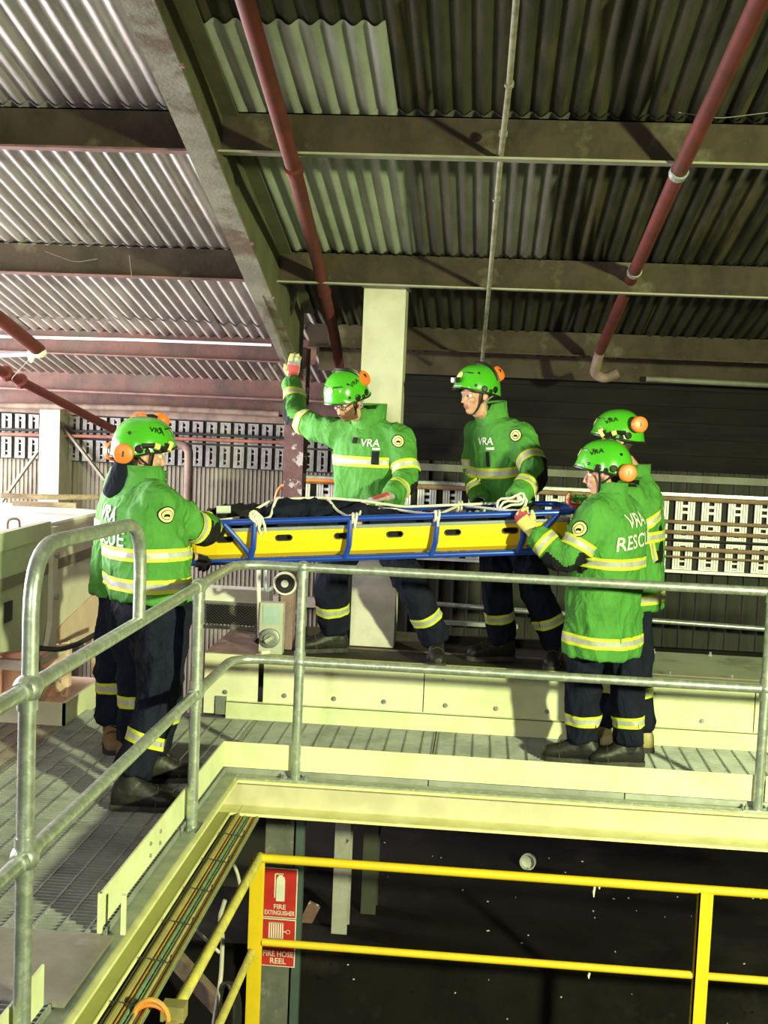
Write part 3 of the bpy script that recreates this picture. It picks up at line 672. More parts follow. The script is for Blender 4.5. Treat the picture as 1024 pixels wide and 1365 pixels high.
MB().bb((xp, HF, HT-.02), (xq, HF+.02, HT+.004)).build('edge_strip', 'channel_dusty', ch)
MB().bb((xp, 7.66, HT-.006), (xq, 7.70, HT-.001)).build('tray_rib', 'brown_beam', ch)
MB().bb((xp, 8.02, HT-.004), (xq, 8.06, HT+.05)).build('tray_rib', 'dark_top', ch)
MB().bb((xq, HF, HT-.008), (2.9, HB, HT+.002)).build('top_cover', 'cover_plate', ch)
MB().bb((xq, HF-.012, HT-.05), (2.9, HF, HT+.004)).build('top_flange', 'cream_green_lit', ch)
for i in range(6):
    MB().lathe((xq+.12+i*.36, HF+.07, HT+.002), (0,0,1), [(0,.016),(.010,.016),(.010,.008),(.03,.008)], 8).build('clamp_bolt', 'galv_dull', ch)
    MB().lathe((xq+.12+i*.36, HB-.05, HT+.002), (0,0,1), [(0,.014),(.010,.014),(.010,.007),(.026,.007)], 8).build('clamp_bolt', 'galv_dull', ch)
b = MB(); b.tube([(xq, HF+.05, HT+.006), (1.0, HF+.05, HT+.012), (2.9, HF+.05, HT+.006)], .006, 6); b.build('seal_strip', 'strip_brown', ch)
MB().bb((xs[0], HF+.01, .0), (2.9, HB, .02)).build('underside', 'dark_top', ch)
MB().bb((xs[0], HB-.01, 0), (2.9, HB, HT-.01)).build('rear_panel', 'dark_top', ch)
b = MB(); b.bar(V((-1.36,7.47,.43)), V((-1.27,7.56,.60)), .03, .045); tag(b.build('angle_strut', 'black_rubber'), 'short black angle strut leaning beside the grey isolator box', 'strut')
# guard, trunking and isolator on the left end
b = MB(); x0_, x1_ = P(272,820,Y=8.05).x, P(348,820,Y=8.05).x
z0_, z1_ = HT+.022, P(300,806,Y=8.05).z
n_ = 16
for i in range(-6, n_):
    for s_ in (1, -1):
        a0 = x0_ + (x1_-x0_)*i/n_; a1 = a0 + s_*(z1_-z0_)*1.3
        p, q = V((a0 if s_ > 0 else a0+(z1_-z0_)*1.3, 8.05, z0_)), V((a1 if s_ > 0 else a0, 8.05, z1_))
        for pt, ot in ((p, q), (q, p)):
            if pt.x < x0_: t = (x0_-pt.x)/(ot.x-pt.x); pt.xyz = pt.lerp(ot, t)
            if pt.x > x1_: t = (x1_-pt.x)/(ot.x-pt.x); pt.xyz = pt.lerp(ot, t)
        b.bar(p, q, .004, .006, (0,1,0))
g = empty('mesh_guard', ((x0_+x1_)/2, 8.05, z0_), 'dark wire mesh guard between trunking and rusty plate', 'guard')
tag(b.build('wire_mesh', 'galv_dull', g), kind='stuff')
b = MB(); b.bb((x0_-.02, 8.04, z0_-.02), (x1_+.02, 8.06, z0_)); b.bb((x0_-.02, 8.04, z1_), (x1_+.02, 8.06, z1_+.02)); b.build('frame', 'galv_dull', g)
MB().bb((x0_, 8.12, z0_), (x1_, 8.14, z1_)).build('back_tray', 'dark_top', g)
b = MB(); b.bb((x0_-.35, 8.06, z1_+.022), (x1_+.05, 8.20, z1_+.105)); tag(b.build('cable_trunking', 'machine_white'), 'white metal trunking lying above the mesh guard', 'trunking')
ib = empty('isolator_switch', P(362,866,Y=7.33), 'grey isolator box with round rotary switch in front of the mesh guard', 'switch box')
A, B = P(347,803,Y=7.33), P(376,864,Y=7.33)
MB().bb((A.x, 7.33, HT), (B.x, 7.40, A.z)).build('enclosure', 'box_grey', ib)
MB().bb((A.x+.02, 7.326, A.z-.13), (B.x-.02, 7.33, A.z-.02)).build('label_plate', 'label_grey', ib)
kc = V(((A.x+B.x)/2, 7.33, HT+.10))
kn = MB().lathe(kc, (0,-1,0), [(0,.058),(.03,.058),(.034,.05),(.034,.036),(.05,.034)], 20).build('switch_ring', 'galv_dull', ib, True)
MB().box(kc+V((0,-.06,0)), (.05,.022,.02), Matrix.Rotation(radians(-35), 3, 'Y')).build('switch_knob', 'box_grey', kn)
MB().tube(rounded([(kc.x, 7.35, HT+.01), (kc.x-.02, 7.32, HT+.01), (kc.x-.05, 7.29, HT+.012)], .02), .012, 8).build('cable', 'machine_white', ib, True)
pipe('riser_conduit', [P(345,760,Y=7.36), P(345,800,Y=7.36), P(346,850,Y=7.36)], .012, 'machine_white', 'white vertical conduit beside the grey isolator box', 'conduit')
pipe('riser_conduit', [P(354,752,Y=7.45), P(354,790,Y=7.45), P(370,778,Y=7.52)], .011, 'lip_grey', 'bent grey conduit leading to the horn speaker', 'conduit', 8, None, .03)
hs = empty('horn_speaker', P(381,800,Y=7.5), 'small round horn speaker with black mouth under the stretcher', 'speaker')
c = P(380,778,Y=7.46)
MB().lathe(c, (0,1,0), [(0,.066),(-.004,.070),(.004,.074),(.03,.058),(.08,.03),(.14,.028)], 22).build('horn', 'machine_white', hs, True)
MB().lathe(c+V((0,-.001,0)), (0,1,0), [(0,.060),(-.001,.060)], 22).build('mouth', 'black_rubber', hs)
MB().lathe(c+V((0,-.012,0)), (0,1,0), [(-.004,.016),(0,.023),(.012,.023)], 16).build('centre_cone', 'machine_white', hs, True)
MB().bb((c.x-.03, 7.5, HT), (c.x+.05, 7.6, c.z-.04)).build('bracket', 'rust_top', hs)
# ---- machine left of the walkway
mc = empty('chute_machine', (-3.2, 7, 0), 'big pale chute machine with white lid left of the bearers', 'machine')
MX = -2.55
def sidewall(ya_, yb_, zt_, za2, zb2, m, nm, x=MX, th=.02):
    MB().prism([(x,ya_,za2),(x,yb_,zb2),(x,yb_,zt_-.02),(x,ya_,zt_)], (-th,0,0)).build(nm, m, mc)
sidewall(4.6, 7.12, 1.14, .78, .40, 'machine_green', 'side_plate')
sidewall(7.16, 8.25, 1.125, .40, .26, 'machine_cream', 'side_plate', MX-.015)
MB().prism([(MX+.004, 7.10, 1.12), (MX+.004, 7.10, .56), (MX+.004, 7.06, .46), (MX+.004, 7.02, .40), (MX+.004, 7.18, .40), (MX+.004, 7.18, 1.12)], (.03,0,0)).build('flange', 'machine_cream', mc)
for z in (.95, .70): MB().lathe((MX+.034, 7.14, z), (1,0,0), [(0,.018),(.02,.018)], 8).build('bolt', 'galv_dull', mc)
for ya_, yb_, x_ in ((4.6, 7.08, MX), (7.2, 8.25, MX-.015)): MB().bb((x_, ya_, .845), (x_+.012, yb_, .905)).build('rubber_strip', 'strip_brown', mc)
MB().bb((MX+.001, 6.44, .66), (MX+.010, 6.54, .77)).build('hatch', 'black_rubber', mc)
MB().prism([(MX-.02,4.6,1.14),(MX-.02,8.25,1.105),(-4.4,8.25,1.16),(-4.4,4.6,1.18)], (0,0,.02)).build('lid', 'machine_white', mc)
MB().bb((MX-.03,4.6,1.06), (MX+.015,7.1,1.155)).build('lid_lip', 'machine_green', mc)
MB().prism([(MX-.02,4.6,.78),(MX-.02,7.12,.40),(MX-.02,8.25,.26),(MX-.9,8.25,.05),(MX-.9,4.6,.5)], (-.02,0,-.01)).build('hopper_bottom', 'machine_peach', mc)
MB().bb((-4.4, 8.23, .2), (MX-.02, 8.25, 1.12)).build('end_plate', 'machine_cream', mc)
MB().prism([(MX-.01,7.2,.42),(MX-.01,8.2,.28),(MX-.01,8.2,.62),(MX-.01,7.2,.46)], (.006,0,0)).build('peach_lit_patch', 'machine_peach', mc)  # peach light on the lower panel, painted as a separate patch
for y in (6.98, 7.55, 8.15):
    lg = MB().bb((MX-.06, y, .0), (MX-.01, y+.05, .46)).build('leg', 'machine_peach', mc)
    MB().bb((MX-.5, y+.01, .0), (MX-.45, y+.05, .46)).build('leg', 'machine_peach', mc)
MB().bb((MX-.05, 6.98, .30), (MX-.01, 8.2, .34)).build('cross_rail', 'machine_cream', mc)
MB().bb((-4.2, 6.98, .28), (MX-.01, 7.03, .34)).build('cross_rail', 'machine_white', mc)
MB().bar((MX-.03, 7.05, .03), (MX-.03, 7.5, .28), .02, .05).build('brace', 'machine_peach', mc)
MB().bar((MX-.03, 7.5, .05), (MX-.03, 7.05, .28), .02, .05).build('brace', 'machine_peach', mc)
MB().bb((-4.2, 7.6, -.03), (MX-.1, 7.62, .5)).build('back_panel', 'machine_peach', mc)
MB().bb((-4.2, 6.9, -.03), (MX+.15, 8.2, -.02)).build('drip_tray', 'machine_peach', mc)
b = MB(); hcx = P(8,708,Z=1.17).x
b.tube(rounded([P(10,707,Y=6.7), P(10,692,Y=6.7), P(26,691,Y=6.7), P(26,706,Y=6.7)], .03), .007, 8); b.build('lid_handle', 'brown_beam', mc, True)
pipe('air_hose', [P(50,864,Y=6.95), P(80,866,Y=6.95), P(105,858,Y=7.1), P(128,845,Y=7.4), P(150,838,Y=7.6)], .016, 'black_rubber', 'black hose curving past the legs of the chute machine', 'hose', 10, None, .05)
b = MB(); b.bar((-3.0,7.7,1.195), (-2.62,7.8,1.19), .07, .03); tag(b.build('timber_offcut', 'timber'), 'short timber offcut lying on the white machine lid', 'timber')
pipe('lid_pole', [V((-3.2,8.0,1.215)), V((-2.95,8.1,1.21)), P(130,663,Y=8.4)], .018, 'timber', 'pale pole lying across the white machine lid', 'pole')
# ---- cables beside the walkway edge
ctr = empty('cable_tray', (-1.12, 5, -.30), 'narrow cable tray slung along the edge channel of the walkway', 'cable tray')
MB().bb((-1.222, 2.4, -.236), (-1.082, 6.6, -.230)).build('tray_base', 'galv_dull', ctr)
MB().bb((-1.086, 2.4, -.236), (-1.080, 6.6, -.212)).build('tray_lip', 'cable_olive', ctr)
cx_ = -1.216
mat('cable_tan', (.42,.33,.14), .6, 0, (.3,.26,.12), 14)
for i, (rr, m, wrd) in enumerate(((.008,'cable_black','black'), (.017,'cable_olive','fat olive'), (.008,'cable_orange','tan orange'), (.011,'cable_green','ribbed green'), (.0065,'cable_green','smooth green'), (.0085,'cable_tan','dusty tan'), (.006,'cable_olive','thin olive'), (.0075,'cable_orange','bright orange'), (.005,'cable_green','thin green'))):
    rr *= .80; cx_ += rr+.001; dx = cx_+1.012; cx_ += rr+.001
    x = -1.0+dx-.012; b = MB(); pts = []
    for k in range(22):
        y = 2.4+k*.2; pts.append((x+.0005*noise.noise(V((y*1.5, i*3.1, 0))), y, -.2295+rr))
    if wrd == 'ribbed green':
        pts2 = []; rs = []
        for k in range(211):
            y = 2.4+k*.02; pts2.append((x, y, -.2295+rr)); rs.append(rr if k % 2 else rr*.8)
        b.tube(pts2, rs, 8)
    else: b.tube(pts, rr, 8)
    tag(b.build('cable', m, smooth=True), wrd + ' cable lying in the tray beside the walkway channel', 'cable', 'cables in the narrow tray')
for k, py in enumerate((4.1, 4.45, 4.8, 5.15, 5.5, 5.85)):
    b = MB(); b.tube([(-1.219,py,-.224),(-1.21,py,-.200),(-1.15,py,-.206),(-1.098,py,-.214),(-1.090,py-.01,-.178)], .0025, 5)
    tag(b.build('cable_tie', 'cable_black'), ('black cable tie nearest the orange loops','second black cable tie beyond the orange loops','black cable tie level with the four toe-board bolts','black cable tie just past the toe-board bolts','black cable tie below the second ball post','black cable tie by the corner of the edge channels')[k], 'cable tie', 'ties on the cable bundle')
for k, (m, rr) in enumerate((('cable_orange',.010), ('muff_orange',.008))):
    b = MB(); cx0 = P(207,1352,Z=-.22)
    b.tube([cx0 + V((-.075+.055*(1-cos(a))*1.1, 0, (.07-.018*k)*sin(a)-.02)) for a in [pi*i/10 for i in range(11)]], rr, 8)
    tag(b.build('cable_loop', m, smooth=True), ('dull' if k == 0 else 'bright')+' orange cable looping over the tray lip', 'cable', 'orange loops at the tray')
# ---- things below
pipe('white_conduit', [P(300,1200,Y=6.6), P(292,1225,Y=6.6), P(297,1245,Y=6.6), P(295,1300,Y=6.6), P(285,1365,Y=6.5)], .012, 'white_pipe', 'white bent conduit dropping in the dark behind the yellow railing', 'conduit', 8, None, .06)
pipe('white_conduit', [P(262,1240,Y=6.7), P(280,1258,Y=6.7), P(293,1270,Y=6.7)], .010, 'white_pipe', 'short white conduit slanting into the bent one', 'conduit', 8, None, .03)
pipe('white_conduit', [P(311,1150,Y=6.9), P(317,1165,Y=6.9), P(322,1190,Y=6.9)], .010, 'white_pipe', 'pale cable end hanging beside the sign column', 'conduit', 8, None, .03)
b = MB(); b.bar(P(232,1275,Y=7.15), P(300,1350,Y=6.98), .06, .10); tag(b.build('timber_prop', 'brown_beam'), 'brown timber prop slanting in the dark under the tray', 'timber')
b = MB()
for k in range(5): b.tube([P(300+k*2.0,1345,Y=6.55+.03*k)+V((.05*cos(a), .02*sin(a*.5), .19*sin(a)-.05)) for a in [2*pi*i/20 for i in range(20)]], .014, 8, closed=True)
tag(b.build('hose_coil', 'black_rubber', smooth=True), 'coiled black hose hanging below behind the yellow post', 'hose')
b = MB(); b.bar(P(402,1240,Y=7.9), P(420,1205,Y=7.9), .03, .08); tag(b.build('steel_gusset', 'rust_flake'), 'peeling rusty gusset plate near the foot of the pitted column', 'gusset')
c = P(705,1147,Y=9.2); b = MB(); b.lathe(c, (-.2,-1,.1), [(0,.04),(.01,.058),(.06,.06),(.06,.054),(.02,.052),(.012,.034)], 20)
tag(b.build('pipe_cap', 'box_grey', smooth=True), 'grey pipe cap ring lying on the dark lower floor', 'pipe cap')
b = MB()
for i in range(70):
    x, y = random.uniform(-.7, 2.6), random.uniform(5.9, 9.6); s_ = random.uniform(.003, .008)
    b.box((x, y, LOW+.004), (s_*random.uniform(.6,3), s_, .006), Matrix.Rotation(random.uniform(0,3), 3, 'Z'))
tag(b.build('litter', 'chip'), 'pale chips and scraps scattered on the dark lower floor', 'debris', kind='stuff')
for px_, py_, ln in ((793,1182,.055), (786,1297,.03), (800,1180,.02)):
    b = MB(); p = P(px_, py_, Y=6.2); b.tube([p, p-V((.004,0,ln*.5)), p-V((.002,0,ln))], [.006,.007,.003], 6)
    tag(b.build('cobweb_strand', 'rope_white'), ('long white fluff strand hanging under the yellow top rail', 'white fluff tuft under the yellow mid rail', 'tiny white fluff tuft beside the long strand')[int(ln*100) % 3 if False else (0 if ln > .05 else 1 if ln > .025 else 2)], 'strand', 'fluff on the yellow rail')
mat('cobweb', (.20,.19,.15), .9)
for k, pts in enumerate((((38,480,7.6),(15,505,8),(24,520,8.2)), ((905,150,5.4),(960,158,5.5),(1024,150,5.5)), ((60,335,7.3),(100,350,7.45),(130,345,7.45)), ((172,340,7.4),(176,372,7.5)))):
    b = MB(); b.tube(rounded([P(a_, b_, Y=c_) for a_, b_, c_ in pts], .05), .0018, 5)
    tag(b.build('cobweb_strand', 'cobweb'), ('dusty thread trailing from the red couplings', 'dusty thread sagging beyond the straight red pipe', 'dusty thread strung under the dark purlin', 'dusty thread hanging straight down from a purlin')[k], 'strand')
# ================================================================== STRETCHER
SL, SR = V((-1.61, 6.36, 1.250)), V((.50, 6.72, 1.388))       # near top rail ends
E1 = (SR-SL); SLEN = E1.length; E1.normalize()
E2 = V((0,0,1)).cross(E1).normalized()                        # across, away from the camera
E3 = E1.cross(E2)
SWD = .56
def SP(t, a, z): return SL + E1*(t*SLEN) + E2*(a*SWD) + E3*z
stx = empty('basket_stretcher', SP(.5,.5,-.23), 'yellow plastic basket stretcher in a blue tube frame carried by the crew', 'stretcher')
b = MB(); b.tube(rounded([SP(0,0,0), SP(1,0,0), SP(1,1,0), SP(0,1,0)], .12, 6, True), .0165, 12, closed=True); b.build('top_rail', 'frame_blue', stx, True)
b = MB(); b.tube(rounded([SP(-.0,.06,-.212), SP(.985,.06,-.212), SP(.985,.94,-.212), SP(-.0,.94,-.212)], .12, 6, True), .0165, 12, closed=True); b.build('bottom_rail', 'frame_blue', stx, True)
b = MB(); b.tube(rounded([SP(.012,.045,-.045), SP(.988,.045,-.045), SP(.988,.955,-.045), SP(.012,.955,-.045)], .1, 6, True), .010, 8, closed=True); b.build('tub_lip', 'lip_grey', stx, True)
for a0, a1, s_ in ((-.01,.05,1), (1.01,.95,-1)):
    for t in (.195, .43, .645, .865):
        b = MB(); b.tube([SP(t,a0,-.005), SP(t-.003,a0,-.08), SP(t-.006,a0+s_*.01,-.14), SP(t-.016,a1,-.212)], .016, 8); b.build('strut', 'frame_blue', stx, True)
    for t, u_ in ((.12,.185), (.95,.875)):
        b = MB(); b.tube([SP(t,a0,-.008), SP((t+u_)/2,a0,-.09), SP(u_,a1,-.19)], .014, 8); b.build('diagonal_strut', 'frame_blue', stx, True)
# tub with hand slots
def ushape(t, ins=0.0, k=1.0):
    p = []
    for a, z in ((.04,-.05),(.055,-.11),(.085,-.175),(.16,-.20),(.5,-.205),(.84,-.20),(.915,-.175),(.945,-.11),(.96,-.05)):
        a_ = .5+(a-.5)*k; p.append(SP(t, a_, z))
    for a, z in ((.945,-.05),(.93,-.11),(.90,-.165),(.83,-.188),(.5,-.193),(.17,-.188),(.10,-.165),(.07,-.11),(.055,-.05)):
        a_ = .5+(a-.5)*k; p.append(SP(t, a_, z))
    return p
tb = MB(); tb.loft([ushape(.02,0,.8), ushape(.05,0,.95), ushape(.1), ushape(.5), ushape(.9), ushape(.95,0,.95), ushape(.98,0,.8)])
for t in (.02, .975):
    tb.prism([SP(t,.15,-.05), SP(t,.18,-.17), SP(t,.3,-.2), SP(t,.7,-.2), SP(t,.82,-.17), SP(t,.85,-.05)], E1*.012)
me = tb.mesh('tub', 'basket_yellow')
ob = bpy.data.objects.new('tmp', me); COL.objects.link(ob)
cut = MB()
for t in (.12, .265, .41, .54, .685, .83):
    prof = [(.038*cos(a)*.42+(.026 if cos(a) > 0 else -.026), .0135*sin(a)) for a in [2*pi*(i+.5)/16 for i in range(16)]]
    cut.prism([SP(t,-.2,-.092)+E1*x_+E3*z_ for x_, z_ in prof], E2*(SWD*1.4))
cm_ = cut.mesh('cut', 'dark_gap'); co = bpy.data.objects.new('tmpc', cm_); COL.objects.link(co)
md = ob.modifiers.new('b', 'BOOLEAN'); md.operation = 'DIFFERENCE'; md.object = co; md.solver = 'EXACT'
me2 = ev_mesh(ob)
if len(me2.polygons) < 20: me2 = me.copy()
me2.transform(Matrix.Translation(-ORG[stx.name])); drop(ob); drop(co)
me2.name = 'tub'; tub = place('tub', me2, stx, ORG[stx.name])
while len(me2.materials) > 1: me2.materials.pop()
me2.polygons.foreach_set('material_index', [0]*len(me2.polygons))
for t in (.12, .265, .41, .54, .685, .83):
    b = MB(); b.tube([SP(t,.052,-.092)+E1*(.038*cos(a)*.42+(.026 if cos(a) > 0 else -.026))*1.03+E3*.015*sin(a) for a in [2*pi*(i+.5)/16 for i in range(16)]], .004, 6, closed=True); b.build('slot_rim', 'black_rubber', tub, True)
MB().prism([SP(.06,.16,-.178), SP(.94,.16,-.178), SP(.94,.84,-.178), SP(.06,.84,-.178)], E3*.02).build('liner', 'black_cloth', stx)
MB().prism([SP(.06,.115,-.17), SP(.94,.115,-.17), SP(.94,.115,-.055), SP(.06,.115,-.055)], E2*.005).build('liner', 'black_cloth', stx)

# ================================================================== PEOPLE
def fold(me, amp, seed, sx=(5,5,5), fine=.35, skip=()):
    """cloth folds: push vertices along their normals"""
    so = V((seed*7.3, seed*3.1, seed*1.7)); nrm = [v.normal.copy() for v in me.vertices]
    amp0 = amp
    for v, n in zip(me.vertices, nrm):
        amp = amp0
        for c_, r_ in skip:
            d_ = (v.co-c_).length
            if d_ < r_: amp = min(amp, amp0*(.30+.70*max(0,(d_-r_*.6)/(r_*.4))))
        p = V((v.co.x*sx[0], v.co.y*sx[1], v.co.z*sx[2])) + so
        q = noise.noise_vector(p*.6)*.5
        a = 1-abs(noise.noise(p+q)); a = a*a*a
        c_ = noise.noise(p*2.7+q)
        r2 = 1-abs(noise.noise(p*2.1+q*1.6+V((5,2,9)))); r2 = r2*r2*r2*r2
        v.co += n*amp*(a*1.3-.75 + fine*c_ + .75*r2)
def finish(me, mats, off):
    me.materials.clear()
    for m in mats: me.materials.append(MATS[m])
    me.transform(Matrix.Translation(-off))
    me.polygons.foreach_set('use_smooth', [True]*len(me.polygons)); me.update()
def limb(a, b_, c, ra, rb, rc, n=14):
    """bent tapering limb a-b-c"""
    a, b_, c = V(a), V(b_), V(c); k1 = min(.09, (b_-a).length*.4); k2 = min(.09, (c-b_).length*.4)
    A = b_+(a-b_).normalized()*k1; B = b_+(c-b_).normalized()*k2
    pts = [a, a.lerp(A,.35), a.lerp(A,.7)] + [A*(1-t)**2+b_*2*t*(1-t)+B*t*t for t in (0,.25,.5,.75,1)] + [B.lerp(c,.35), B.lerp(c,.7), c]
    L = [0]
    for p, q in zip(pts, pts[1:]): L.append(L[-1]+(q-p).length)
    mid = L[5]; rs = []
    for l in L: rs.append(ra+(rb-ra)*l/mid if l <= mid else rb+(rc-rb)*(l-mid)/(L[-1]-mid))
    return pts, rs
def on_limb(pts, t):
    L = [0]
    for p, q in zip(pts, pts[1:]): L.append(L[-1]+(q-p).length)
    d = t*L[-1]
    for i in range(len(pts)-1):
        if L[i+1] >= d: k = (d-L[i])/max(1e-6, L[i+1]-L[i]); return pts[i].lerp(pts[i+1], k), (pts[i+1]-pts[i]).normalized()
    return pts[-1], (pts[-1]-pts[-2]).normalized()
def band(bvh, c, ax, x, y, rx, ry, wd, parent, n=40, lift=.0045, cap=1.25, tilt=None, parts=((0,.28,0),(.28,.72,1),(.72,1,0)), arc=None):
    """reflective stripe wrapped on a garment: yellow, silver, yellow"""
    c, ax, x, y = V(c), V(ax).normalized(), V(x), V(y); b = MB(); rows = []
    edges = [0,.14,.28,.5,.72,.86,1]
    for e in edges:
        row = []
        for j in range(n+1):
            an = 2*pi*j/n if arc is None else arc[0]+(arc[1]-arc[0])*j/n
            d = (x*cos(an)*rx+y*sin(an)*ry); dl = d.length; dn = d.normalized()
            cc = c + ax*((e-.5)*wd)
            h = bvh.ray_cast(cc, dn, dl*cap+.02)
            rr = (h[3] if h[0] is not None and h[3] > dl*.6 else dl) + lift
            row.append(cc+dn*rr)
        rows.append(row)
    for i in range(len(edges)-1):
        m_ = 1 if .28 <= edges[i] < .72 else 0
        b.loft([rows[i], rows[i+1]], m_, caps=False, closed=False)
    return b.build('reflective_stripe', ['stripe_yellow', 'stripe_silver'], parent, 'full')
def glove(root, wrist, dirv, nrm, curl, side, mats, spread=.12, thumb=.6, flat=False):
    """hand in a glove: palm, four fingers of unequal length with three bends, thumb from the side of the palm"""
    d = V(dirv).normalized(); n = V(nrm); n = (n-d*n.dot(d)).normalized(); l = d.cross(n)*side      # l: towards the thumb
    o = V(wrist); b = MB()
    ring = lambda c_, w_, h_: [c_ + l*w_*cos(2*pi*j/12) + n*h_*sin(2*pi*j/12) for j in range(12)]
    b.loft([ring(o-d*.05,.036,.030), ring(o,.033,.026), ring(o+d*.03,.041,.020), ring(o+d*.07,.046,.018), ring(o+d*.095,.044,.015)])
    tips = []
    for i, (off, ln, fr) in enumerate(((.032,.078,.0112), (.011,.088,.0118), (-.011,.082,.0112), (-.031,.064,.0100))):
        p = o+d*.088+l*off; dr = (d + l*(off*spread*8)).normalized(); pts = [p-d*.02, p]; an = 0
        for sgm, cl in zip((.44,.32,.24), curl):
            an += cl; v_ = dr*cos(an)+n*sin(an); pts.append(pts[-1]+v_*ln*sgm)
        b.tube(pts, [fr, fr*1.05, fr*1.02, fr*.96, fr*.82], 8); b.ball(pts[-1], fr*.82, None, 0, 8, 6); tips.append(pts)
    p = o+d*.028+l*.034; an = thumb
    v1 = (d*.75+l*.62+n*.2*thumb).normalized(); v2 = (d*.85+l*.15+n*.7*thumb).normalized()
    tp = [o+d*.02+l*.015, p, p+v1*.036, p+v1*.036+v2*.03]
    b.tube(tp, [.016,.0150,.0130,.0105], 8); b.ball(tp[-1], .0105, None, 0, 8, 6)
    me = fuse(b, .0052, 2); cols = []
    for q in me.polygons:
        r_ = q.center-o; u_ = r_.dot(d); w_ = r_.dot(l)
        if u_ < -.012: cols.append(2)
        elif min((q.center-t_).length for t_ in tp[1:]) < .02: cols.append(1)
        elif u_ < .085 and r_.dot(n) < -.008: cols.append(3)
        elif min((q.center-t_).length for t_ in tips[0][2:]) < .019 or min((q.center-t_).length for t_ in tips[2][2:]) < .014: cols.append(1)
        else: cols.append(0)
    finish(me, mats, ORG[root.name]); me.polygons.foreach_set('material_index', cols)
    g_ = place('glove', me, root, ORG[root.name])
    return g_
def boot(root, ank, toe, ground, m, sc_=1.0, tilt=0.0):
    t = V(toe); t.z = 0; t.normalize(); s_ = V((-t.y, t.x, 0)); o = V((ank[0], ank[1], ground)); b = MB()
    rings = []
    for off, wd, h in ((-.088,.026,.08),(-.078,.038,.12),(-.05,.045,.15),(0,.047,.165),(.05,.048,.145),(.09,.050,.118),(.13,.052,.098),(.17,.050,.090),(.20,.042,.078),(.217,.024,.055)):
        r_ = []
        for j in range(14):
            an = 2*pi*j/14; z = sin(an); r_.append(o+t*off*sc_+s_*wd*sc_*cos(an)*(1.0 if z < 0 else 1-.25*z*z) + V((0,0,.014+(h-.014)*(.5+.5*max(-1,min(1,z*1.15))))))
        rings.append(r_)
    b.loft(rings)
    b.tube([o+V((0,0,.08)), o-t*.005+V((0,0,.16)), V((ank[0],ank[1],ground))-t*.005+V((0,0,.235))], [.05,.052,.056], 14)
    me = fuse(b, .008, 3); finish(me, [m], ORG[root.name]); bo = place('boot', me, root, ORG[root.name])
    out = []
    for off, wd in ((-.092,.020),(-.085,.034),(-.05,.044),(0,.041),(.05,.042),(.11,.050),(.16,.050),(.195,.042),(.216,.024),(.222,.008)): out.append((off,wd))
    poly = [o+t*a_*sc_+s_*w_*sc_*1.06 for a_, w_ in out] + [o+t*a_*sc_-s_*w_*sc_*1.06 for a_, w_ in out[::-1]]
    MB().prism([p+V((0,0,.001)) for p in poly], (0,0,.026)).build('sole', 'sole_black', bo)
    b = MB()
    for k in range(4):
        q = o+t*(.105-.022*k)+V((0,0,.102+.017*k)); b.tube([q-s_*.022-V((0,0,.006)), q+V((0,0,.006)), q+s_*.022+t*.012-V((0,0,.002))], .003, 5)
    b.build('laces', 'black_cloth', bo)
    b = MB(); b.tube([o+t*.125*sc_+s_*.051*sc_*cos(q)+V((0,0,.028+.078*max(0,sin(q)))) for q in [pi*i/12 for i in range(13)]], .004, 6); b.build('toe_seam', 'sole_black', bo, True)
    return bo
def helmet_fn(c, hr_, hf_, hu_):
    A_, L_, Hh = .124, .152, .150
    def rimz(th):   # th=0 front, pi/2 side, pi back
        cth = cos(th); return (.020*cth if cth > 0 else .052*cth) - .022*sin(th)**2
    def pt(th, t, s_=1.0):
        zr = rimz(th)
        if zr >= 0: ph = t*acos(max(-1,min(1,zr/Hh))); z = Hh*cos(ph); rho = sin(ph)**.82
        else:
            if t < .82: ph = t/.82*pi/2; z = Hh*cos(ph); rho = sin(ph)**.82
            else: z = zr*(t-.82)/.18; rho = 1+.02*(t-.82)/.18
        fl = .014*max(0,(t-.9)/.1)*(max(0,cos(th))**2)
        x = (A_*rho+fl*.2)*sin(th)*s_; y = (L_*rho*(1 if cos(th) > 0 else .96)+fl)*cos(th)*s_
        return c + hr_*x + hf_*y + hu_*(z*s_)
    return pt
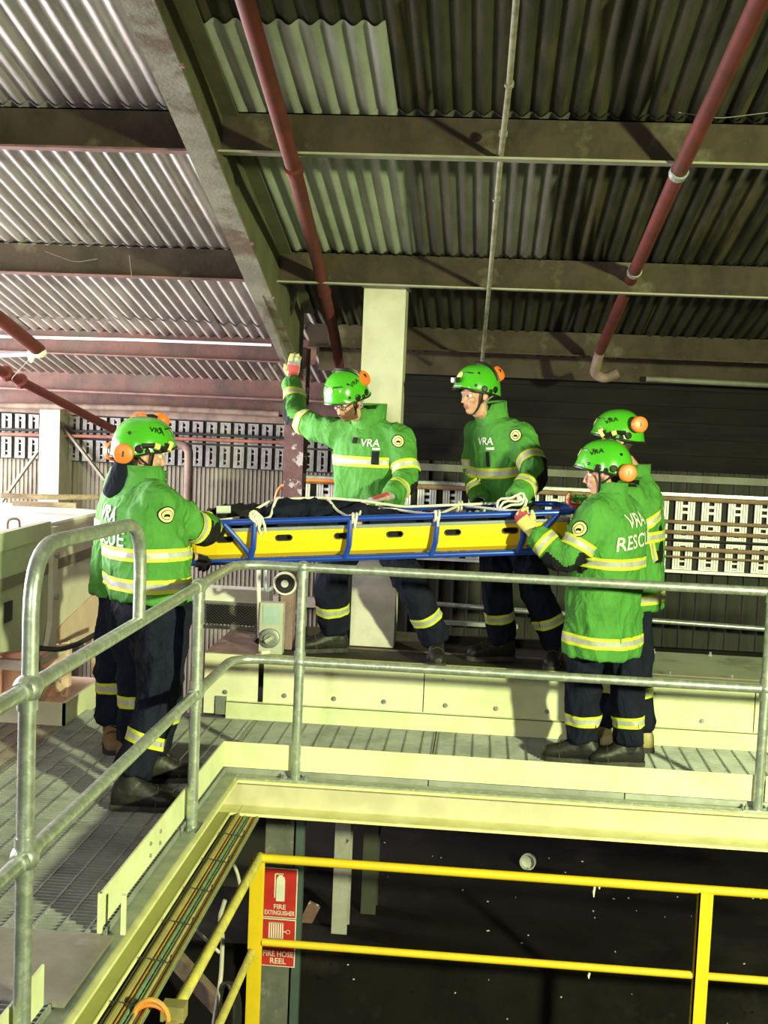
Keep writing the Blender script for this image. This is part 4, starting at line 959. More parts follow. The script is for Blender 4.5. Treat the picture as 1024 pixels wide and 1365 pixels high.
def make_helmet(root, c, hf_, hu_, opts, hm=''):
    hr_ = hf_.cross(hu_).normalized(); pt = helmet_fn(c, hr_, hf_, hu_); n, k = 36, 13; b = MB()
    outer = [[pt(2*pi*j/n, max(i,.02)/k) for j in range(n)] for i in range(k+1)]
    inner = [[pt(2*pi*j/n, max(i,.02)/k, .955) for j in range(n)] for i in range(k+1)]
    b.loft(outer + inner[::-1])
    h = b.build('helmet', 'helmet_green', root, 'full')
    bv = BVHTree.FromPolygons(b.v, b.f)
    MB().tube([pt(2*pi*j/n, 1.0, .985) for j in range(n)], .0055, 6, closed=True).build('rim_edging', 'helmet_black', h, True)
    # ridge panel line and vents
    for s_ in (1,-1):
        b = MB(); b.tube([pt(s_*th, .55, 1.004) for th in (.25,.5,.8)], .004, 6); b.build('seam', 'helmet_black', h)
        for th, t, r_ in ((1.30,.80,.019), (1.85,.84,.021), (1.58,.90,.013), (.95,.72,.008), (2.25,.58,.008), (1.1,.45,.007)):
            p = pt(s_*th, t); nr = (p-(c+hu_*.02)).normalized(); MB().lathe(p-nr*.004, nr, [(0,r_),(.008,r_),(.011,r_*.7)], 12).build('vent', 'helmet_black', h)
    # ear cups
    for s_, th, t, lift, dv in opts.get('cups', ()):
        p = pt(s_*th, t) ; nr = (hr_*s_*sin(min(th,2.0)) + hf_*cos(th)*.35).normalized()
        nr = (nr + hu_*dv).normalized(); q = p + nr*(.030+lift) + hu_*opts.get('cupz', 0)
        cp = MB().lathe(q, nr, [(-.022,.034),(-.02,.043),(-.004,.048),(.012,.047),(.02,.042),(.024,.028),(.025,.0)], 20).build('ear_cup', 'muff_orange', h, True)
        MB().lathe(q-nr*.022, nr, [(-.016,.034),(-.012,.040),(.002,.040)], 18).build('cushion', 'helmet_black', h, True)
        MB().box(q+nr*.0255, (.012,.012,.004) if False else (.008,.026,.004), Matrix((nr.cross(hu_).normalized(), hu_, nr)).transposed() if abs(nr.dot(hu_)) < .9 else None).build('cup_mark', 'helmet_black', h)
        MB().tube(rounded([pt(s_*th,t,1.0), p+nr*.03+hu_*.01, q-nr*.01+hu_*.03], .02), .007, 6).build('cup_arm', 'helmet_black', h, True)
    if opts.get('headband'):
        th_, t_ = opts['headband']; arc = [pt(th_, t_-(t_)*k/6, 1.05) for k in range(6)] + [pt(-th_, t_*k/6, 1.05) for k in range(1,7)]
        MB().tube(arc, .010, 6).build('muff_band', 'helmet_black', h, True)
    if opts.get('torch'):
        s_ = opts['torch']
        b = MB(); b.tube([pt(s_*th, t, 1.07) for th, t in ((.75,.86),(1.05,.80),(1.4,.76),(1.75,.78))], .013, 8); b.build('torch', 'helmet_black', h, True)
        for th, t in ((.78,.855),(1.25,.775)):
            p0 = pt(s_*th, t, 1.07); p1 = pt(s_*(th+.17), t-.02, 1.07); MB().tube([p0,p1], .016, 8).build('torch_band', 'glove_yellow', h)
    if opts.get('lamp'):
        p = pt(.0,.80); MB().box(p+hf_*.02, (.045,.035,.03), Matrix((hr_,hf_,hu_)).transposed()).build('head_lamp', 'helmet_black', h)
        MB().lathe(p+hf_*.038, hf_, [(0,.014),(.006,.014)], 12).build('lamp_lens', 'lamp_lens', h)
    # crown band, front badge, lettering
    b = MB()
    for t0 in (-.10, .10):
        pass
    fb = MB(); vs, fs = disc2(.024, 14); u_ = (hu_*.8-hf_*.6).normalized(); o_ = pt(0,.66)
    project(fb, vs, fs, o_, hr_*-1, u_, bv, .003, 0, .12); fb.build('badge', 'badge_yellow', h)
    for s_ in opts.get('text', (1,-1)):
        vs, fs = text_geo('VRA', .034); o_ = pt(s_*opts.get('tth', 1.45), .50); nr = (hr_*s_*.7+hu_*.75).normalized()
        r_ = (hf_*-s_).normalized(); 
        r_ = hf_*(-1 if s_ < 0 else 1)*-1 if False else (hu_.cross(nr)).normalized(); u2 = nr.cross(r_).normalized()
        tb_ = MB(); project(tb_, vs, fs, o_, r_, u2, bv, .004, 0, .12, 1.15, 1); tb_.build('lettering', 'helmet_black', h)
    return h
def make_person(label, S, group=None):
    """S: joints in world space and clothing options. Returns the root body mesh."""
    hip, neck = V(S['hip']), V(S['neck']); F = V(S['face']); F.z = 0; F.normalize()
    upv = (neck-hip).normalized(); Rt = F.cross(V((0,0,1))).normalized(); pass
    Fw = (upv.cross(Rt)).normalized()
    if Fw.dot(F) < 0: Fw = -Fw
    twist = S.get('hipface'); RtH = Rt
    if twist is not None: q = V(twist).normalized(); RtH = q.cross(V((0,0,1))).normalized()
    bw = S.get('bulk', 1.0); TL = (neck-hip).length; sw = S.get('shw', .180)
    sh = {1: V(S['shR']) if 'shR' in S else neck-upv*.075+Rt*sw, -1: V(S['shL']) if 'shL' in S else neck-upv*.075-Rt*sw}
    el = {1: V(S['elR']), -1: V(S['elL'])}; wr = {1: V(S['wrR']), -1: V(S['wrL'])}
    kn = {1: V(S['knR']), -1: V(S['knL'])}; an = {1: V(S['anR']), -1: V(S['anL'])}
    g = {1: S.get('gR', S.get('ground', 0)), -1: S.get('gL', S.get('ground', 0))}
    hj = {s_: hip + RtH*s_*.095 - upv*.02 for s_ in (1,-1)}
    hc = V(S['head']); hf_ = V(S['hface']).normalized(); hu_ = V(S.get('hup', (0,0,1))); hu_ = (hu_-hf_*hu_.dot(hf_)).normalized(); hr_ = hf_.cross(hu_).normalized()
    RH = Matrix((hr_, hf_, hu_)).transposed()
    base = V(((an[1].x+an[-1].x)/2, (an[1].y+an[-1].y)/2, min(g.values())))
    def torso_rings(k, low, extra=0):
        st = [(low,.212*bw,.158*bw), (max(-.04,low+.06),.205*bw,.152*bw), (.30*TL,.195*bw,.148*bw), (.62*TL,.205*bw,.152*bw), (.82*TL,.200*bw,.138*bw), (.93*TL,.165,.112), (1.0*TL,.105,.090), (1.06*TL,.072,.072)]
        R_ = []
        for d, a_, b_ in st:
            tt = max(0, min(1, d/TL)); rx = (RtH.lerp(Rt, tt)).normalized(); fy = upv.cross(rx).normalized()
            if fy.dot(Fw) < 0: fy = -fy
            c_ = hip + upv*d + Fw*(S.get('hunch',0)*sin(pi*tt)) if d >= 0 else hip + V((0,0,1))*d + Fw*0
            R_.append(([c_, a_*k, b_*k, rx, fy]))
        return R_
    def ringpts(q, n=24, e=2.35):
        c_, a_, b_, rx, fy = q; out = []
        for j in range(n):
            t = 2*pi*j/n; ct, st_ = cos(t), sin(t)
            out.append(c_ + rx*a_*math.copysign(abs(ct)**(2/e), ct) + fy*b_*math.copysign(abs(st_)**(2/e), st_))
        return out
    # ---------------- body: one continuous figure
    b = MB(); b.loft([ringpts(q, 18) for q in torso_rings(.80, -.08)])
    arms = {}; legs = {}
    for s_ in (1,-1):
        pts, rs = limb(sh[s_], el[s_], wr[s_], .055, .043, .030); arms[s_] = pts; b.tube(pts, rs, 10); b.ball(sh[s_], .062, None, 0, 10, 8)
        hd = (wr[s_]-el[s_]).normalized(); b.tube([wr[s_]-hd*.02, wr[s_]+hd*.045], [.028,.018], 8)
        pts, rs = limb(hj[s_], kn[s_], an[s_], .082, .052, .026); legs[s_] = pts; b.tube(pts, rs, 10)
        b.ball(an[s_]-V((0,0,.02)), .028, None, 0, 10, 8)
    nb = hc - hu_*.085 - hf_*.012
    b.tube([neck-upv*.05, neck+upv*.02, nb, hc-hu_*.03-hf_*.01], [.066,.058,.054,.055], 12)
    b.ball(hc+hu_*.030-hf_*.012, (.074,.092,.092), RH, 0, 18, 12)             # skull
    b.ball(hc-hu_*.040+hf_*.022, (.056,.068,.066), RH, 0, 16, 10)             # face block
    b.ball(hc-hu_*.088+hf_*.052, (.030,.028,.024), RH, 0, 12, 8)              # chin
    b.ball(hc-hu_*.060+hf_*.020, (.054,.045,.032), RH, 0, 12, 8)              # jaw
    b.tube([hc+hu_*.008+hf_*.080, hc-hu_*.018+hf_*.098, hc-hu_*.034+hf_*.106, hc-hu_*.038+hf_*.090], [.009,.011,.014,.010], 8)  # nose
    b.ball(hc-hu_*.056+hf_*.086, (.022,.010,.0075), RH, 0, 10, 6); b.ball(hc-hu_*.067+hf_*.083, (.020,.010,.008), RH, 0, 10, 6)  # lips
    for s_ in (1,-1):
        b.ball(hc+hu_*.020+hf_*.078+hr_*s_*.030, (.026,.012,.010), RH, 0, 10, 6)   # brow
        b.ball(hc-hu_*.022+hf_*.064+hr_*s_*.036, (.022,.020,.022), RH, 0, 10, 6)   # cheek
        b.ball(hc-hu_*.012-hf_*.008+hr_*s_*.074, (.010,.021,.033), RH, 0, 10, 8)   # ear
    me = fuse(b, .0068, 2, .4); cols = []
    hairm = S.get('hair', 'hair_dark')
    for q in me.polygons:
        r_ = q.center-hc; u_, f_, w_ = r_.dot(hu_), r_.dot(hf_), r_.dot(hr_)
        if r_.length < .17 and u_ > -.09 and (f_ < -.03 or (u_ > .045) or (f_ < .004 and u_ > .025)) and abs(w_) < .078: cols.append(1)
        elif -.073 < u_ < -.051 and f_ > .082 and abs(w_) < .022: cols.append(2)
        else: cols.append(0)
    o_ = base
    finish(me, ['skin', hairm, 'lips'], o_); me.polygons.foreach_set('material_index', cols)
    root = place('person', me, None, o_); tag(root, label, 'person', group)
    for s_ in (1,-1):
        b = MB(); b.ball(hc+hu_*.002+hf_*.0765+hr_*s_*.031, .0115, None, 0, 10, 8); ey = b.build('eye', 'eye_white', root, True)
        MB().ball(hc+hu_*.001+hf_*.0845+hr_*s_*.031, .0052, None, 0, 8, 6).build('iris', 'eye_dark', ey, True)
    if S.get('beard'):
        src = bvh_of(me); b = MB(); vs = []; fs = []
        for iu in range(12):
            for iw in range(15):
                tht = (iw-7)/7*1.45; u_ = -.026-.084*iu/11 - (.0 if abs(tht) > .7 else .012*(iu < 2))
                d = (hf_*cos(tht)+hr_*sin(tht)*.9).normalized(); o2 = hc+hu_*u_+hf_*.01-o_
                hit = src.ray_cast(o2+d*.3, -d, .3); p = hit[0] if hit[0] is not None else o2+d*.06
                vs.append(p+o_+d*(.010 if iu > 2 else .005))
        fs = [(i*15+j, i*15+j+1, (i+1)*15+j+1, (i+1)*15+j) for i in range(11) for j in range(14) if not (i < 3 and 5 <= j <= 8)]
        b.add(vs, fs); b.build('beard', 'beard_brown', root, 'full')
    if S.get('glasses'):
        b = MB()
        for s_ in (1,-1):
            cc = hc+hu_*.000+hf_*.096+hr_*s_*.031
            b.tube([cc+hr_*.023*cos(a)+hu_*.016*sin(a) for a in [2*pi*i/14 for i in range(14)]], .0025, 5, closed=True)
            b.tube([cc+hr_*s_*.023, hc+hr_*s_*.076+hf_*.01+hu_*.005], .0022, 5)
        b.tube([hc+hf_*.097+hr_*.008, hc+hf_*.099, hc+hf_*.097-hr_*.008], .0025, 5); b.build('glasses', 'glass_frame', root, True)
    if S.get('plug'):
        s_ = S['plug']; p = hc-hu_*.036-hf_*.006+hr_*s_*.082
        b = MB(); b.tube([p+hu_*.013*cos(a)+hf_*.013*sin(a) for a in [2*pi*i/14 for i in range(14)]], .0045, 6, closed=True); b.build('ear_plug', 'plug_pink', root, True)
    # ---------------- trousers
    tm = S.get('trousers', 'navy_cloth'); b = MB()
    b.loft([ringpts(q, 18) for q in [[hip-V((0,0,.10)),.17*bw,.125*bw,RtH,Fw],[hip-V((0,0,.02)),(.19 if S.get('hem',-.16) > -.05 else .172)*bw,(.142 if S.get('hem',-.16) > -.05 else .125)*bw,RtH,Fw],[hip+upv*(.06 if S.get('hem',-.16) > -.05 else .03),.165*bw,.122*bw,RtH,Fw],[hip+upv*.16,.14*bw,.10*bw,RtH,Fw]]])
    tl = {}
    for s_ in (1,-1):
        low = V((an[s_].x, an[s_].y, g[s_]+S.get('cuff', .125))); lp = low + (an[s_]-low)*.0
        pts, rs = limb(hj[s_]+RtH*s_*.003-V((0,0,.03)), kn[s_], lp, .106*bw, .092, .082); tl[s_] = (pts, rs); b.tube(pts, rs, 14)
    me = fuse(b, .012, 4); fold(me, S.get('tfold', .016), S.get('seed', 1)+.5, (7,7,3.4)); bt = bvh_of(me)
    finish(me, [tm], o_); tr = place('trousers', me, root, o_)
    for s_ in (1,-1):
        pts, rs = tl[s_]; t = S.get('cband', .80); c_, ax = on_limb(pts, t)
        x_ = ax.orthogonal().normalized(); band(bt, c_, ax, x_, ax.cross(x_), .084, .084, .060, tr, 28, .0045, 1.5)
    # ---------------- boots
    for s_, nm in ((1,'toeR'), (-1,'toeL')): boot(root, an[s_], S[nm], g[s_], S.get('boots', 'boot_black'), 1.0)
    # ---------------- jacket
    b = MB(); tr_ = torso_rings(1.0, S.get('hem', -.16)); b.loft([ringpts(q) for q in tr_])
    al = {}
    for s_ in (1,-1):
        wd = wr[s_]
        pts, rs = limb(sh[s_], el[s_], wd, .090*S.get('arm',1), .074*S.get('arm',1), .060); al[s_] = (pts, rs); b.tube(pts, rs, 14); b.ball(sh[s_]-upv*.01, .092, None, 0, 14, 10)
        b.tube([neck-upv*.02, sh[s_]+upv*.005], [.075,.075], 12)
    me = fuse(b, .0115, 4); fold(me, S.get('jfold', .013), S.get('seed', 1), (5.5,5.5,3.6), skip=[(q_[0], .24) for q_ in S.get('prints', ()) if q_[3][0][0] == 'text']); bj = bvh_of(me); cols = []
    for q in me.polygons:
        m_ = 0
        for s_ in (1,-1):
            outv = (el[s_]-(sh[s_]+wr[s_])/2); outv = outv.normalized() if outv.length > .02 else -Fw
            for pa, pb, t0, t1 in ((sh[s_], el[s_], .72, 9), (el[s_], wr[s_], -9, .50)):
                ab = pb-pa; t = (q.center-pa).dot(ab)/ab.length_squared
                if t0 < t < t1:
                    dv = q.center-(pa+ab*max(0,min(1,t)))
                    if dv.length < .112 and dv.dot(outv) > .018: m_ = 1
        cols.append(m_)
    finish(me, [S.get('jacket', 'jacket_green'), 'black_cloth'], o_); me.polygons.foreach_set('material_index', cols)
    jk = place('jacket', me, root, o_)
    # collar
    if S.get('collar', True):
        n = 28; rows = []
        ch_, cw_ = S.get('collar_h', .080), S.get('collar_w', .096)
        for hgt, rr_, fl in ((-.025,.094,0), (.03,cw_-.008,.01), (ch_,cw_,.016), (ch_,cw_-.007,.016), (.03,cw_-.015,.01), (-.025,.087,0)):
            rows.append([neck + upv*(hgt+.012+(-.030 if sin(2*pi*j/n) > .5 else 0)) + Rt*rr_*cos(2*pi*j/n) + Fw*(rr_*1.05*sin(2*pi*j/n)+fl) for j in range(n)])
        MB().loft(rows, caps=False).build('collar', S.get('jacket', 'jacket_green'), jk, 'full')
    # stripes
    if S.get('stripes', True):
        for d, tilt in S.get('tbands', ((.42,0),)):
            dd = d*TL; c_ = hip+upv*dd if dd >= 0 else hip+V((0,0,1))*dd
            tt = max(0,min(1,d)); rx = RtH.lerp(Rt,tt).normalized(); fy = upv.cross(rx).normalized()
            k = 1.0
            ax = (upv + Rt*tilt).normalized()
            band(bj, c_, ax, rx, fy, .200*bw, .150*bw, .062, jk, 56, .0045, 1.15)
        for s_ in (1,-1):
            pts, rs = al[s_]
            for t, r_ in ((S.get('ab1', .36),.082), (S.get('ab2', .84),.066)):
                c_, ax = on_limb(pts, t); x_ = ax.orthogonal().normalized(); band(bj, c_, ax, x_, ax.cross(x_), r_, r_, .058, jk, 28, .0045, 1.45)
    # lettering, badges, patches laid on the cloth
    for (o2, r2, u2, items) in S.get('prints', ()):
        o2, r2, u2 = V(o2), V(r2).normalized(), V(u2).normalized(); n2 = r2.cross(u2); u2 = n2.cross(r2).normalized()
        for it in items:
            if it[0] == 'text':
                vs, fs = text_geo(it[1], it[2]); tb_ = MB(); project(tb_, vs, fs, o2+r2*it[3]+u2*it[4], r2, u2, bj, .006, 0, .25, it[5] if len(it) > 5 else 1); tb_.build('lettering', 'print_white', jk)
            elif it[0] == 'badge':
                q2 = o2+r2*it[2]+u2*it[3]; bd = None
                for rr, mm, of in ((it[1],'black_cloth',.004), (it[1]*.86,'badge_yellow',.0052), (it[1]*.60,'black_cloth',.0062), (it[1]*.52,'badge_yellow',.0072)):
                    vs, fs = disc2(rr, 18); tb_ = MB(); project(tb_, vs, fs, q2, r2, u2, bj, of, 0, .2); tb_.build('badge', mm, jk)
                vs, fs = grid2(it[1]*.62, it[1]*.30, 3, 2); vs = [(x_, y_-abs(x_)*.5) for x_, y_ in vs]; tb_ = MB(); project(tb_, vs, fs, q2, r2, u2, bj, .0082, 0, .2); tb_.build('badge_emblem', 'black_cloth', jk)
            elif it[0] == 'patch':
                vs, fs = grid2(it[1], it[2], 5, 5); tb_ = MB(); project(tb_, vs, fs, o2+r2*it[3]+u2*it[4], r2, u2, bj, it[6] if len(it) > 6 else .005, 0, .25); tb_.build(it[7] if len(it) > 7 else 'patch', it[5], jk)
    # ---------------- helmet and straps
    if S.get('helmet', True):
        h = make_helmet(root, hc+hu_*.035-hf_*.004, hf_, hu_, S.get('hopt', {}))
        b = MB()
        for s_ in (1,-1):
            b.tube(rounded([hc+hu_*.03+hr_*s_*.098+hf_*.03, hc-hu_*.03+hr_*s_*.076+hf_*.028, hc-hu_*.085+hr_*s_*.045+hf_*.035, hc-hu_*.112+hf_*.040], .03), .0065, 6)
            b.tube([hc+hu_*.0+hr_*s_*.098-hf_*.05, hc-hu_*.045+hr_*s_*.074+hf_*.02], .005, 6)
        b.build('chin_strap', 'helmet_black', h, True)
    for s_, nm in ((1,'gloveR'), (-1,'gloveL')):
        if nm in S: dv, nv, cu, mt = S[nm]; glove(root, wr[s_]+V(dv).normalized()*.02, dv, nv, cu, s_, mt)
    return root, bj, jk
GR = ['glove_grey', 'glove_yellow', 'glove_grey', 'glove_red']
GB = ['black_cloth', 'glove_white', 'glove_white', 'black_cloth']
GY = ['glove_red', 'glove_yellow', 'glove_yellow', 'glove_yellow']
GK = ['black_cloth', 'black_cloth', 'black_cloth', 'glove_grey']
crew = 'rescue crew in green jackets'
# near rail / far rail points for the hands
def NR(t): return SP(t, 0, 0)
def FR(t): return SP(t, 1, 0)
def pr(n, u, o, items):
    n = V(n).normalized(); u = V(u); r_ = u.cross(n).normalized(); return (V(o), r_, n.cross(r_), items)
UPZ = V((0,0,1))
def sway(F): F = V((F[0], F[1], 0)); F.z = 0; F.normalize(); return F, F.cross(UPZ).normalized()
# ---- bearer at the head end, back to the camera
F, R_ = sway((.80,.60))
hip, neck = P(204,806,Y=5.66), P(192,645,Y=5.76)
shR = neck-UPZ*.075+R_*.185
p1, j1, k1 = make_person('broad bearer in green rescue jacket with his back turned beside the gate hoop', dict(
    hip=hip, neck=neck, face=F, head=P(190,607,Y=5.80), hface=(.86,.46,-.06), bulk=1.20, shw=.19, seed=1, hem=.035, hunch=-.02, jfold=.015,
    shR=shR, elR=P(270,710,Y=5.90), wrR=P(276,700,Y=6.14), elL=neck+V((-.08,.26,-.36)), wrL=neck+V((.14,.36,-.38)),
    knR=P(214,928,Y=5.60), anR=P(174,1050,Y=5.52), toeR=(1,.12,0), knL=P(222,905,Y=5.95), anL=P(205,1012,Y=5.95), toeL=(1,.35,0), cband=.77, cuff=.17,
    tbands=((.455,-.06),(.205,.0)), ab1=.47, ab2=.95, hair='hair_dark',
    hopt=dict(cups=((1,2.35,.93,.0,-.05), (-1,2.35,.93,.0,-.05)), torch=1, tth=1.25, text=(1,)),
    gloveR=((.3,.9,-.1), (-.2,.3,-.9), (.7,.9,.6), GK), gloveL=((.3,.8,-.1), (0,0,-1), (.7,.9,.6), GK),
    prints=[pr(-F, UPZ, hip+(neck-hip)*.70-F*.16, [('text','VRA',.10,0,.03), ('text','RESCUE',.10,0,-.075)]),
            pr(R_+F*.15, UPZ, shR+R_*.09-UPZ*.045, [('badge',.040,.0,0)])]), crew)
hc = P(190,607,Y=5.80); b = MB()
for i in range(6): b.ball(hc+V((-.075-.006*i,-.035,-.045-.026*i)), (.055+.004*i,.06+.003*i,.04), None, 0, 14, 8)
me = fuse(b, .010, 4); finish(me, ['navy_cloth'], ORG[p1.name]); place('neck_flap', me, p1, ORG[p1.name])
# ---- bearer hidden behind him
F, R_ = sway((.95,.20))
hip, neck = P(161,768,Y=6.42), P(178,622,Y=6.40)
make_person('bearer in brown boots mostly hidden behind the broad bearer', dict(
    hip=hip, neck=neck, face=F, head=P(197,603,Y=6.38), hface=(.92,-.36,-.08), seed=2, hem=-.10, bulk=1.0,
    elR=neck+V((.04,-.20,-.32)), wrR=neck+V((.22,-.12,-.36)), elL=neck+V((.05,.20,-.30)), wrL=neck+V((.22,.14,-.34)),
    knR=P(180,885,Y=6.25), anR=P(178,985,Y=6.22), toeR=(1,-.3,0), knL=P(150,875,Y=6.55), anL=P(149,968,Y=6.55), toeL=(.35,-1,0), cband=.74, boots='boot_brown', trousers='blue_navy',
    tbands=((.45,0),), hopt=dict(cups=((1,1.57,.36,-.016,1.1), (-1,1.57,.36,-.016,1.1)), cupz=.006, headband=(1.57,.5), text=()),
    gloveR=((.9,.2,-.2), (0,0,-1), (.7,.9,.6), GK), gloveL=((.9,-.1,-.2), (0,0,-1), (.7,.9,.6), GK)), crew)
# ---- bearded man with raised arm on the housing
F, R_ = sway((-.40,-.92))
hip, neck = P(492,684,Y=7.51), P(493,566,Y=7.50)
shL = P(531,584,Y=7.41)
upv = (neck-hip).normalized()
make_person('bearded man in glasses with one arm raised to the rafter', dict(
    hip=hip, neck=neck, face=F, head=P(464,533,Y=7.36), hface=(-.48,-.70,-.50), hup=(-.12,-.2,1), bulk=1.12, seed=3, hem=-.20, ground=.393, beard=True, glasses=True, plug=-1, hair='hair_dark',
    shR=P(447,578,Y=7.57), elR=P(394,560,Y=7.78), wrR=P(389,508,Y=8.00), shL=shL, elL=P(545,640,Y=7.32), wrL=P(519,661,Y=7.10),
    knR=P(440,775,Y=7.45), anR=P(445,850,Y=7.52), toeR=(-1,-.45,0), knL=P(549,785,Y=7.32), anL=P(581,860,Y=7.42), toeL=(.12,-1,0), cband=.79,
    tbands=((.60,.03),(-.2,0)), ab1=.40, ab2=.80, arm=1.02, collar_h=.115, collar_w=.112,
    hopt=dict(cups=((1,2.2,.52,-.030,.55), (-1,2.2,.58,-.030,.45)), cupz=.0, headband=(2.0,.6), text=(1,-1)),
    gloveR=((.08,.10,1), (.1,1,.1), (.25,.3,.2), GR), gloveL=((-.80,-.35,-.22), (.1,.1,-1), (.25,.35,.3), GR),
    prints=[pr(F, upv, hip+upv*((neck-hip).length*.74)+F*.17, [('text','VRA',.062,.085,.03), ('patch',.034,.036,-.010,.045,'black_cloth',.012,'microphone'), ('patch',.045,.012,.125,-.002,'print_white'), ('patch',.045,.08,.125,-.055,'black_cloth',.008,'radio')]),
            pr(-R_*.5+F*.75, UPZ, shL-R_*.04+F*.08-UPZ*.015, [('badge',.038,0,0)])]), crew)
# ---- second man on the housing looking back over the stretcher
F, R_ = sway((-.80,-.58))
hip, neck = P(676,688,Y=7.60), P(658,560,Y=7.56)
shL = P(692,580,Y=7.44); upv = (neck-hip).normalized()
make_person('grey-haired man with a lamp on his helmet turned to look along the stretcher', dict(
    hip=hip, neck=neck, face=F, head=P(636,527,Y=7.46), hface=(-.78,-.62,-.08), seed=4, hem=-.18, ground=.393, hair='hair_grey', bulk=1.0,
    shL=shL, elL=P(715,634,Y=7.26), wrL=P(688,664,Y=7.06), elR=P(632,632,Y=7.72), wrR=P(640,668,Y=7.42),
    knR=P(662,778,Y=7.50), anR=P(668,857,Y=7.56), toeR=(-1,-.30,0), knL=P(714,780,Y=7.46), anL=P(741,866,Y=7.52), toeL=(-.2,-1,0), cband=.79, trousers='navy_cloth',
    tbands=((.50,0),(-.2,0)), ab1=.36, ab2=.80, collar_h=.095, collar_w=.104,
    hopt=dict(cups=((1,2.6,.50,-.026,.6), (-1,2.6,.50,-.026,.6)), headband=(2.1,.65), lamp=True, text=()),
    gloveL=((-.75,-.30,-.45), (-.2,.3,-1), (.7,.8,.6), GB), gloveR=((-.3,-.8,-.3), (0,0,-1), (.6,.8,.5), GB),
    prints=[pr(F, upv, hip+upv*((neck-hip).length*.72)+F*.17, [('text','VRA',.062,.07,.03), ('patch',.06,.014,.105,-.012,'print_white'), ('patch',.03,.09,.09,-.075,'black_cloth',.008,'radio')]),
            pr(-R_*.6+F*.6, UPZ, shL-R_*.05+F*.06-UPZ*.0, [('badge',.038,0,0)])]), crew)
# ---- bearer at the foot end nearer the handrail
F, R_ = sway((-.84,.54))
hip, neck = P(806,797,Y=6.76), P(815,664,Y=6.70)
shL = neck-UPZ*.075-R_*.175; upv = (neck-hip).normalized()
make_person('bearer in long green jacket lettered VRA RESCUE with orange ear cups behind the handrail', dict(
    hip=hip, neck=neck, face=F, head=P(806,632,Y=6.68), hface=(-.99,.06,-.10), seed=5, hem=-.30, hair='hair_dark', bulk=1.17, jfold=.015,
    shL=shL, elL=P(757,752,Y=6.50), wrL=P(712,712,Y=6.56), elR=P(782,712,Y=6.98), wrR=SP(1,.32,-.005)+E1*.12,
    knL=P(778,900,Y=6.78), anL=P(777,996,Y=6.80), toeL=(-1,.10,0), knR=P(836,895,Y=6.82), anR=P(838,1000,Y=6.80), toeR=(-1,-.15,0), cband=.84,
    tbands=((.40,-.10),(-.375,0)), ab1=.38, ab2=.84,
    hopt=dict(cups=((-1,2.35,.93,.0,.0), (1,2.35,.93,.0,.0)), tth=1.25, text=(-1,)),
    gloveL=((-.62,.12,.75), (.35,.9,.15), (.6,.8,.6), GY), gloveR=((-1,-.1,.12), (0,0,1), (.6,.8,.6), GY),
    prints=[pr(-F, upv, hip+upv*((neck-hip).length*.74)-F*.17, [('text','VRA',.105,0,.035), ('text','RESCUE',.105,0,-.075)]),
            pr(-R_*.9-F*.1, UPZ, shL-R_*.09-UPZ*.075+F*.02, [('badge',.042,0,0)])]), crew)
# ---- bearer behind her
F, R_ = sway((-.90,.25))
hip, neck = P(846,774,Y=7.24), P(848,640,Y=7.32)
shL = neck-UPZ*.075-R_*.175; upv = (neck-hip).normalized()
make_person('bearer half hidden behind the VRA RESCUE jacket with yellow-banded torch on the helmet', dict(
    hip=hip, neck=neck, face=F, head=P(824,588,Y=7.32), hface=(-.97,-.02,-.10), seed=6, hem=-.16, hair='hair_dark', bulk=1.04,
    shL=shL, elL=P(868,728,Y=7.20), wrL=P(846,735,Y=7.14), elR=P(800,678,Y=7.42), wrR=P(768,672,Y=7.28),
    knL=P(850,880,Y=7.12), anL=P(852,972,Y=7.11), toeL=(-1,0,0), knR=P(815,875,Y=7.18), anR=P(812,965,Y=7.18), toeR=(-1,-.2,0), cband=.72, boots='boot_olive',
    tbands=((.45,0),(-.15,0)), ab1=.42, ab2=.84,
    hopt=dict(cups=((-1,2.3,.62,.02,.0), (1,2.3,.62,.02,.0)), torch=-1, tth=1.2, text=(-1,)),
    gloveR=((-.9,-.1,-.15), (0,.3,-1), (.6,.8,.6), GY), gloveL=((-.9,0,.2), (0,0,1), (.6,.8,.6), GY),
    prints=[pr(-R_*.9-F*.1, UPZ, shL-R_*.09-UPZ*.05, [('badge',.042,.0,0), ('patch',.07,.035,.02,.115,'black_cloth',.006,'name_tab')])]), crew)
# ---- patient lashed into the basket
o_ = SP(.5,.5,-.17)
b = MB()
def BP(t, a, z, r_): b.ball(SP(t,a,z), r_, Matrix((E1,E2,E3)).transposed(), 0, 16, 10)
BP(.135,.5,-.06,(.11,.075,.085)); b.tube([SP(.17,.5,-.075), SP(.24,.5,-.08)], [.055,.07], 12)
b.tube([SP(.22,.5,-.075), SP(.30,.5,-.075), SP(.40,.5,-.08), SP(.48,.5,-.085)], [.085,.098,.09,.088], 14)
for s_ in (-1,1):
    b.tube([SP(.48,.5+s_*.13,-.095), SP(.68,.5+s_*.12,-.105), SP(.88,.5+s_*.11,-.115)], [.07,.052,.038], 12)
    b.tube([SP(.88,.5+s_*.11,-.115), SP(.915,.5+s_*.13,-.03)], [.036,.028], 10)
    b.tube([SP(.25,.5+s_*.26,-.08), SP(.37,.5+s_*.30,-.09), SP(.46,.5+s_*.2,-.03)], [.045,.038,.03], 10)
me = fuse(b, .009, 3); finish(me, ['skin'], o_); pt_ = place('person', me, None, o_)
tag(pt_, 'person lying in the basket stretcher in dark navy clothing lashed down with rope', 'person')
b = MB()
b.tube([SP(.205,.5,-.06), SP(.26,.5,-.035), SP(.34,.5,-.035), SP(.42,.5,-.05), SP(.50,.5,-.07)], [.075,.125,.128,.115,.105], 18)
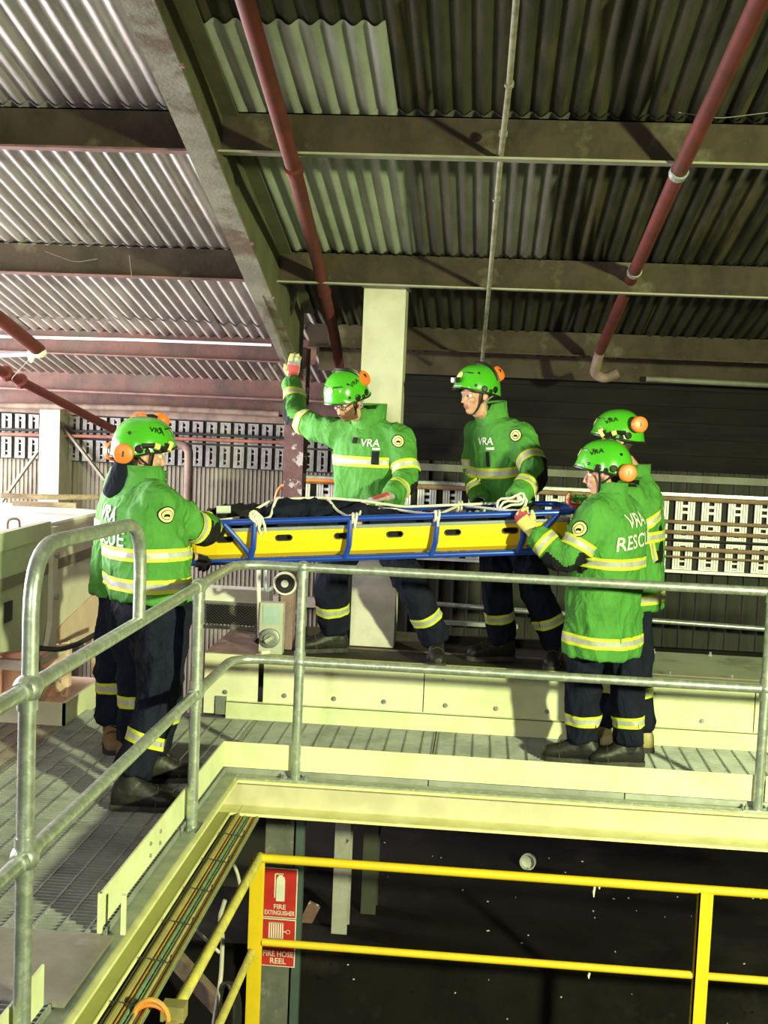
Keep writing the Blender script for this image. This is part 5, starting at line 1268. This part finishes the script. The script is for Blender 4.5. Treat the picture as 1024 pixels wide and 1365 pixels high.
for s_ in (-1,1):
    b.tube([SP(.25,.5+s_*.25,-.05), SP(.37,.5+s_*.29,-.065), SP(.47,.5+s_*.17,.02)], [.068,.060,.048], 12)
    b.tube([SP(.48,.5+s_*.13,-.08), SP(.68,.5+s_*.125,-.095), SP(.87,.5+s_*.11,-.115)], [.092,.07,.055], 14)
me = fuse(b, .011, 3); fold(me, .016, 9, (5,7,7)); bpat = bvh_of(me); finish(me, ['navy_cloth'], o_); place('coverall', me, pt_, o_)
b = MB(); BP(.125,.5,-.045,(.15,.10,.115)); BP(.16,.42,.0,(.10,.07,.06)); BP(.19,.60,-.02,(.09,.08,.07))
me = fuse(b, .010, 3); fold(me, .022, 12, (7,9,9)); finish(me, ['black_cloth'], o_); place('head_wrap', me, pt_, o_)
b = MB(); b.box(SP(.118,.22,.058), (.075,.012,.04), Matrix((E1,E2,E3)).transposed() @ Matrix.Rotation(radians(-40),3,'X')); b.build('name_patch', 'print_white', pt_)
for s_ in (-1,1): b = MB(); BP(.915,.5+s_*.13,-.06,(.05,.045,.085)); me = fuse(b,.009,2); finish(me, ['boot_black'], o_); place('boot', me, pt_, o_)
# ---- lashing rope
def over(t, a):
    o2 = SP(t,a,.5); h = bpat.ray_cast(o2, -E3, .62); z = (SP(t,a,0)-CAM).z
    return (h[0]+E3*.012) if h[0] is not None and (h[0]-SP(t,a,0)).dot(E3) > -.01 else SP(t,a,.006)
pts = []
seq = [(.205,0),(.30,1),(.44,0),(.52,1),(.645,0),(.74,1),(.865,0)]
for (t0,a0), (t1,a1) in zip(seq, seq[1:]):
    for i in range(10):
        k = i/10; t, a = t0+(t1-t0)*k, a0+(a1-a0)*k; p = over(t, a) if .06 < a < .94 else SP(t,a,.02); pts.append(p)
b = MB(); b.tube(rounded(pts, .03, 2), .0075, 8)
rp = empty('lashing_rope', SP(.5,.5,.0), 'white rope zigzagging over the patient from rail to rail', 'rope')
b.build('lacing', 'rope_white', rp, True)
for t, a in seq:
    b = MB(); c_ = SP(t,a,0)
    for dx in (-.010,.008): b.tube([c_+E1*(dx+.004*sin(q))+E2*.025*cos(q)+E3*.027*sin(q) for q in [2*pi*i/14 for i in range(14)]], .0075, 6, closed=True)
    s_ = -1 if a == 0 else 1
    b.tube([c_+E2*s_*.025, c_+E2*s_*.03-E3*.035, c_+E2*s_*.02-E3*.05], .007, 6)
    b.build('hitch', 'rope_white', rp, True)
b = MB(); b.tube(rounded([over(.10,.10), over(.16,.35), over(.24,.55), over(.36,.45), over(.46,.3), SP(.58,.72,.02), SP(.78,.80,.02), SP(.93,.86,.02)], .05, 4), .0075, 8); b.build('long_tail', 'rope_white', rp, True)
kb = SP(.205,0,.01); b = MB()
for i in range(3): b.tube([kb+E1*(.02*cos(q)-.012*i)+E2*(-.02)+E3*(.022*sin(q)+.012*i) for q in [2*pi*j/12 for j in range(12)]], .008, 6, closed=True)
b.tube([kb-E2*.025, kb-E2*.03-E3*.045, kb-E2*.025-E3*.075+E1*.01], .0075, 6); b.tube([kb-E2*.025+E1*.02, kb-E2*.032-E3*.03+E1*.03, kb-E2*.028-E3*.07+E1*.034], .0075, 6)
b.build('knot', 'rope_white', rp, True)
ro = empty('rope_hank', P(682,672,Y=7.0), 'loose white rope hank gripped by the grey-haired man', 'rope'); b = MB()
c_ = P(681,668,Y=6.98)
for i in range(2): b.tube([c_+V((.075*cos(q)+.012*i, -.03-.02*i+.02*sin(q), .030*sin(q)-.022*i+.025*cos(q)+.012*sin(3*q+i))) for q in [2*pi*j/16 for j in range(16)]], .007, 6, closed=True)
b.build('coils', 'rope_white', ro, True)
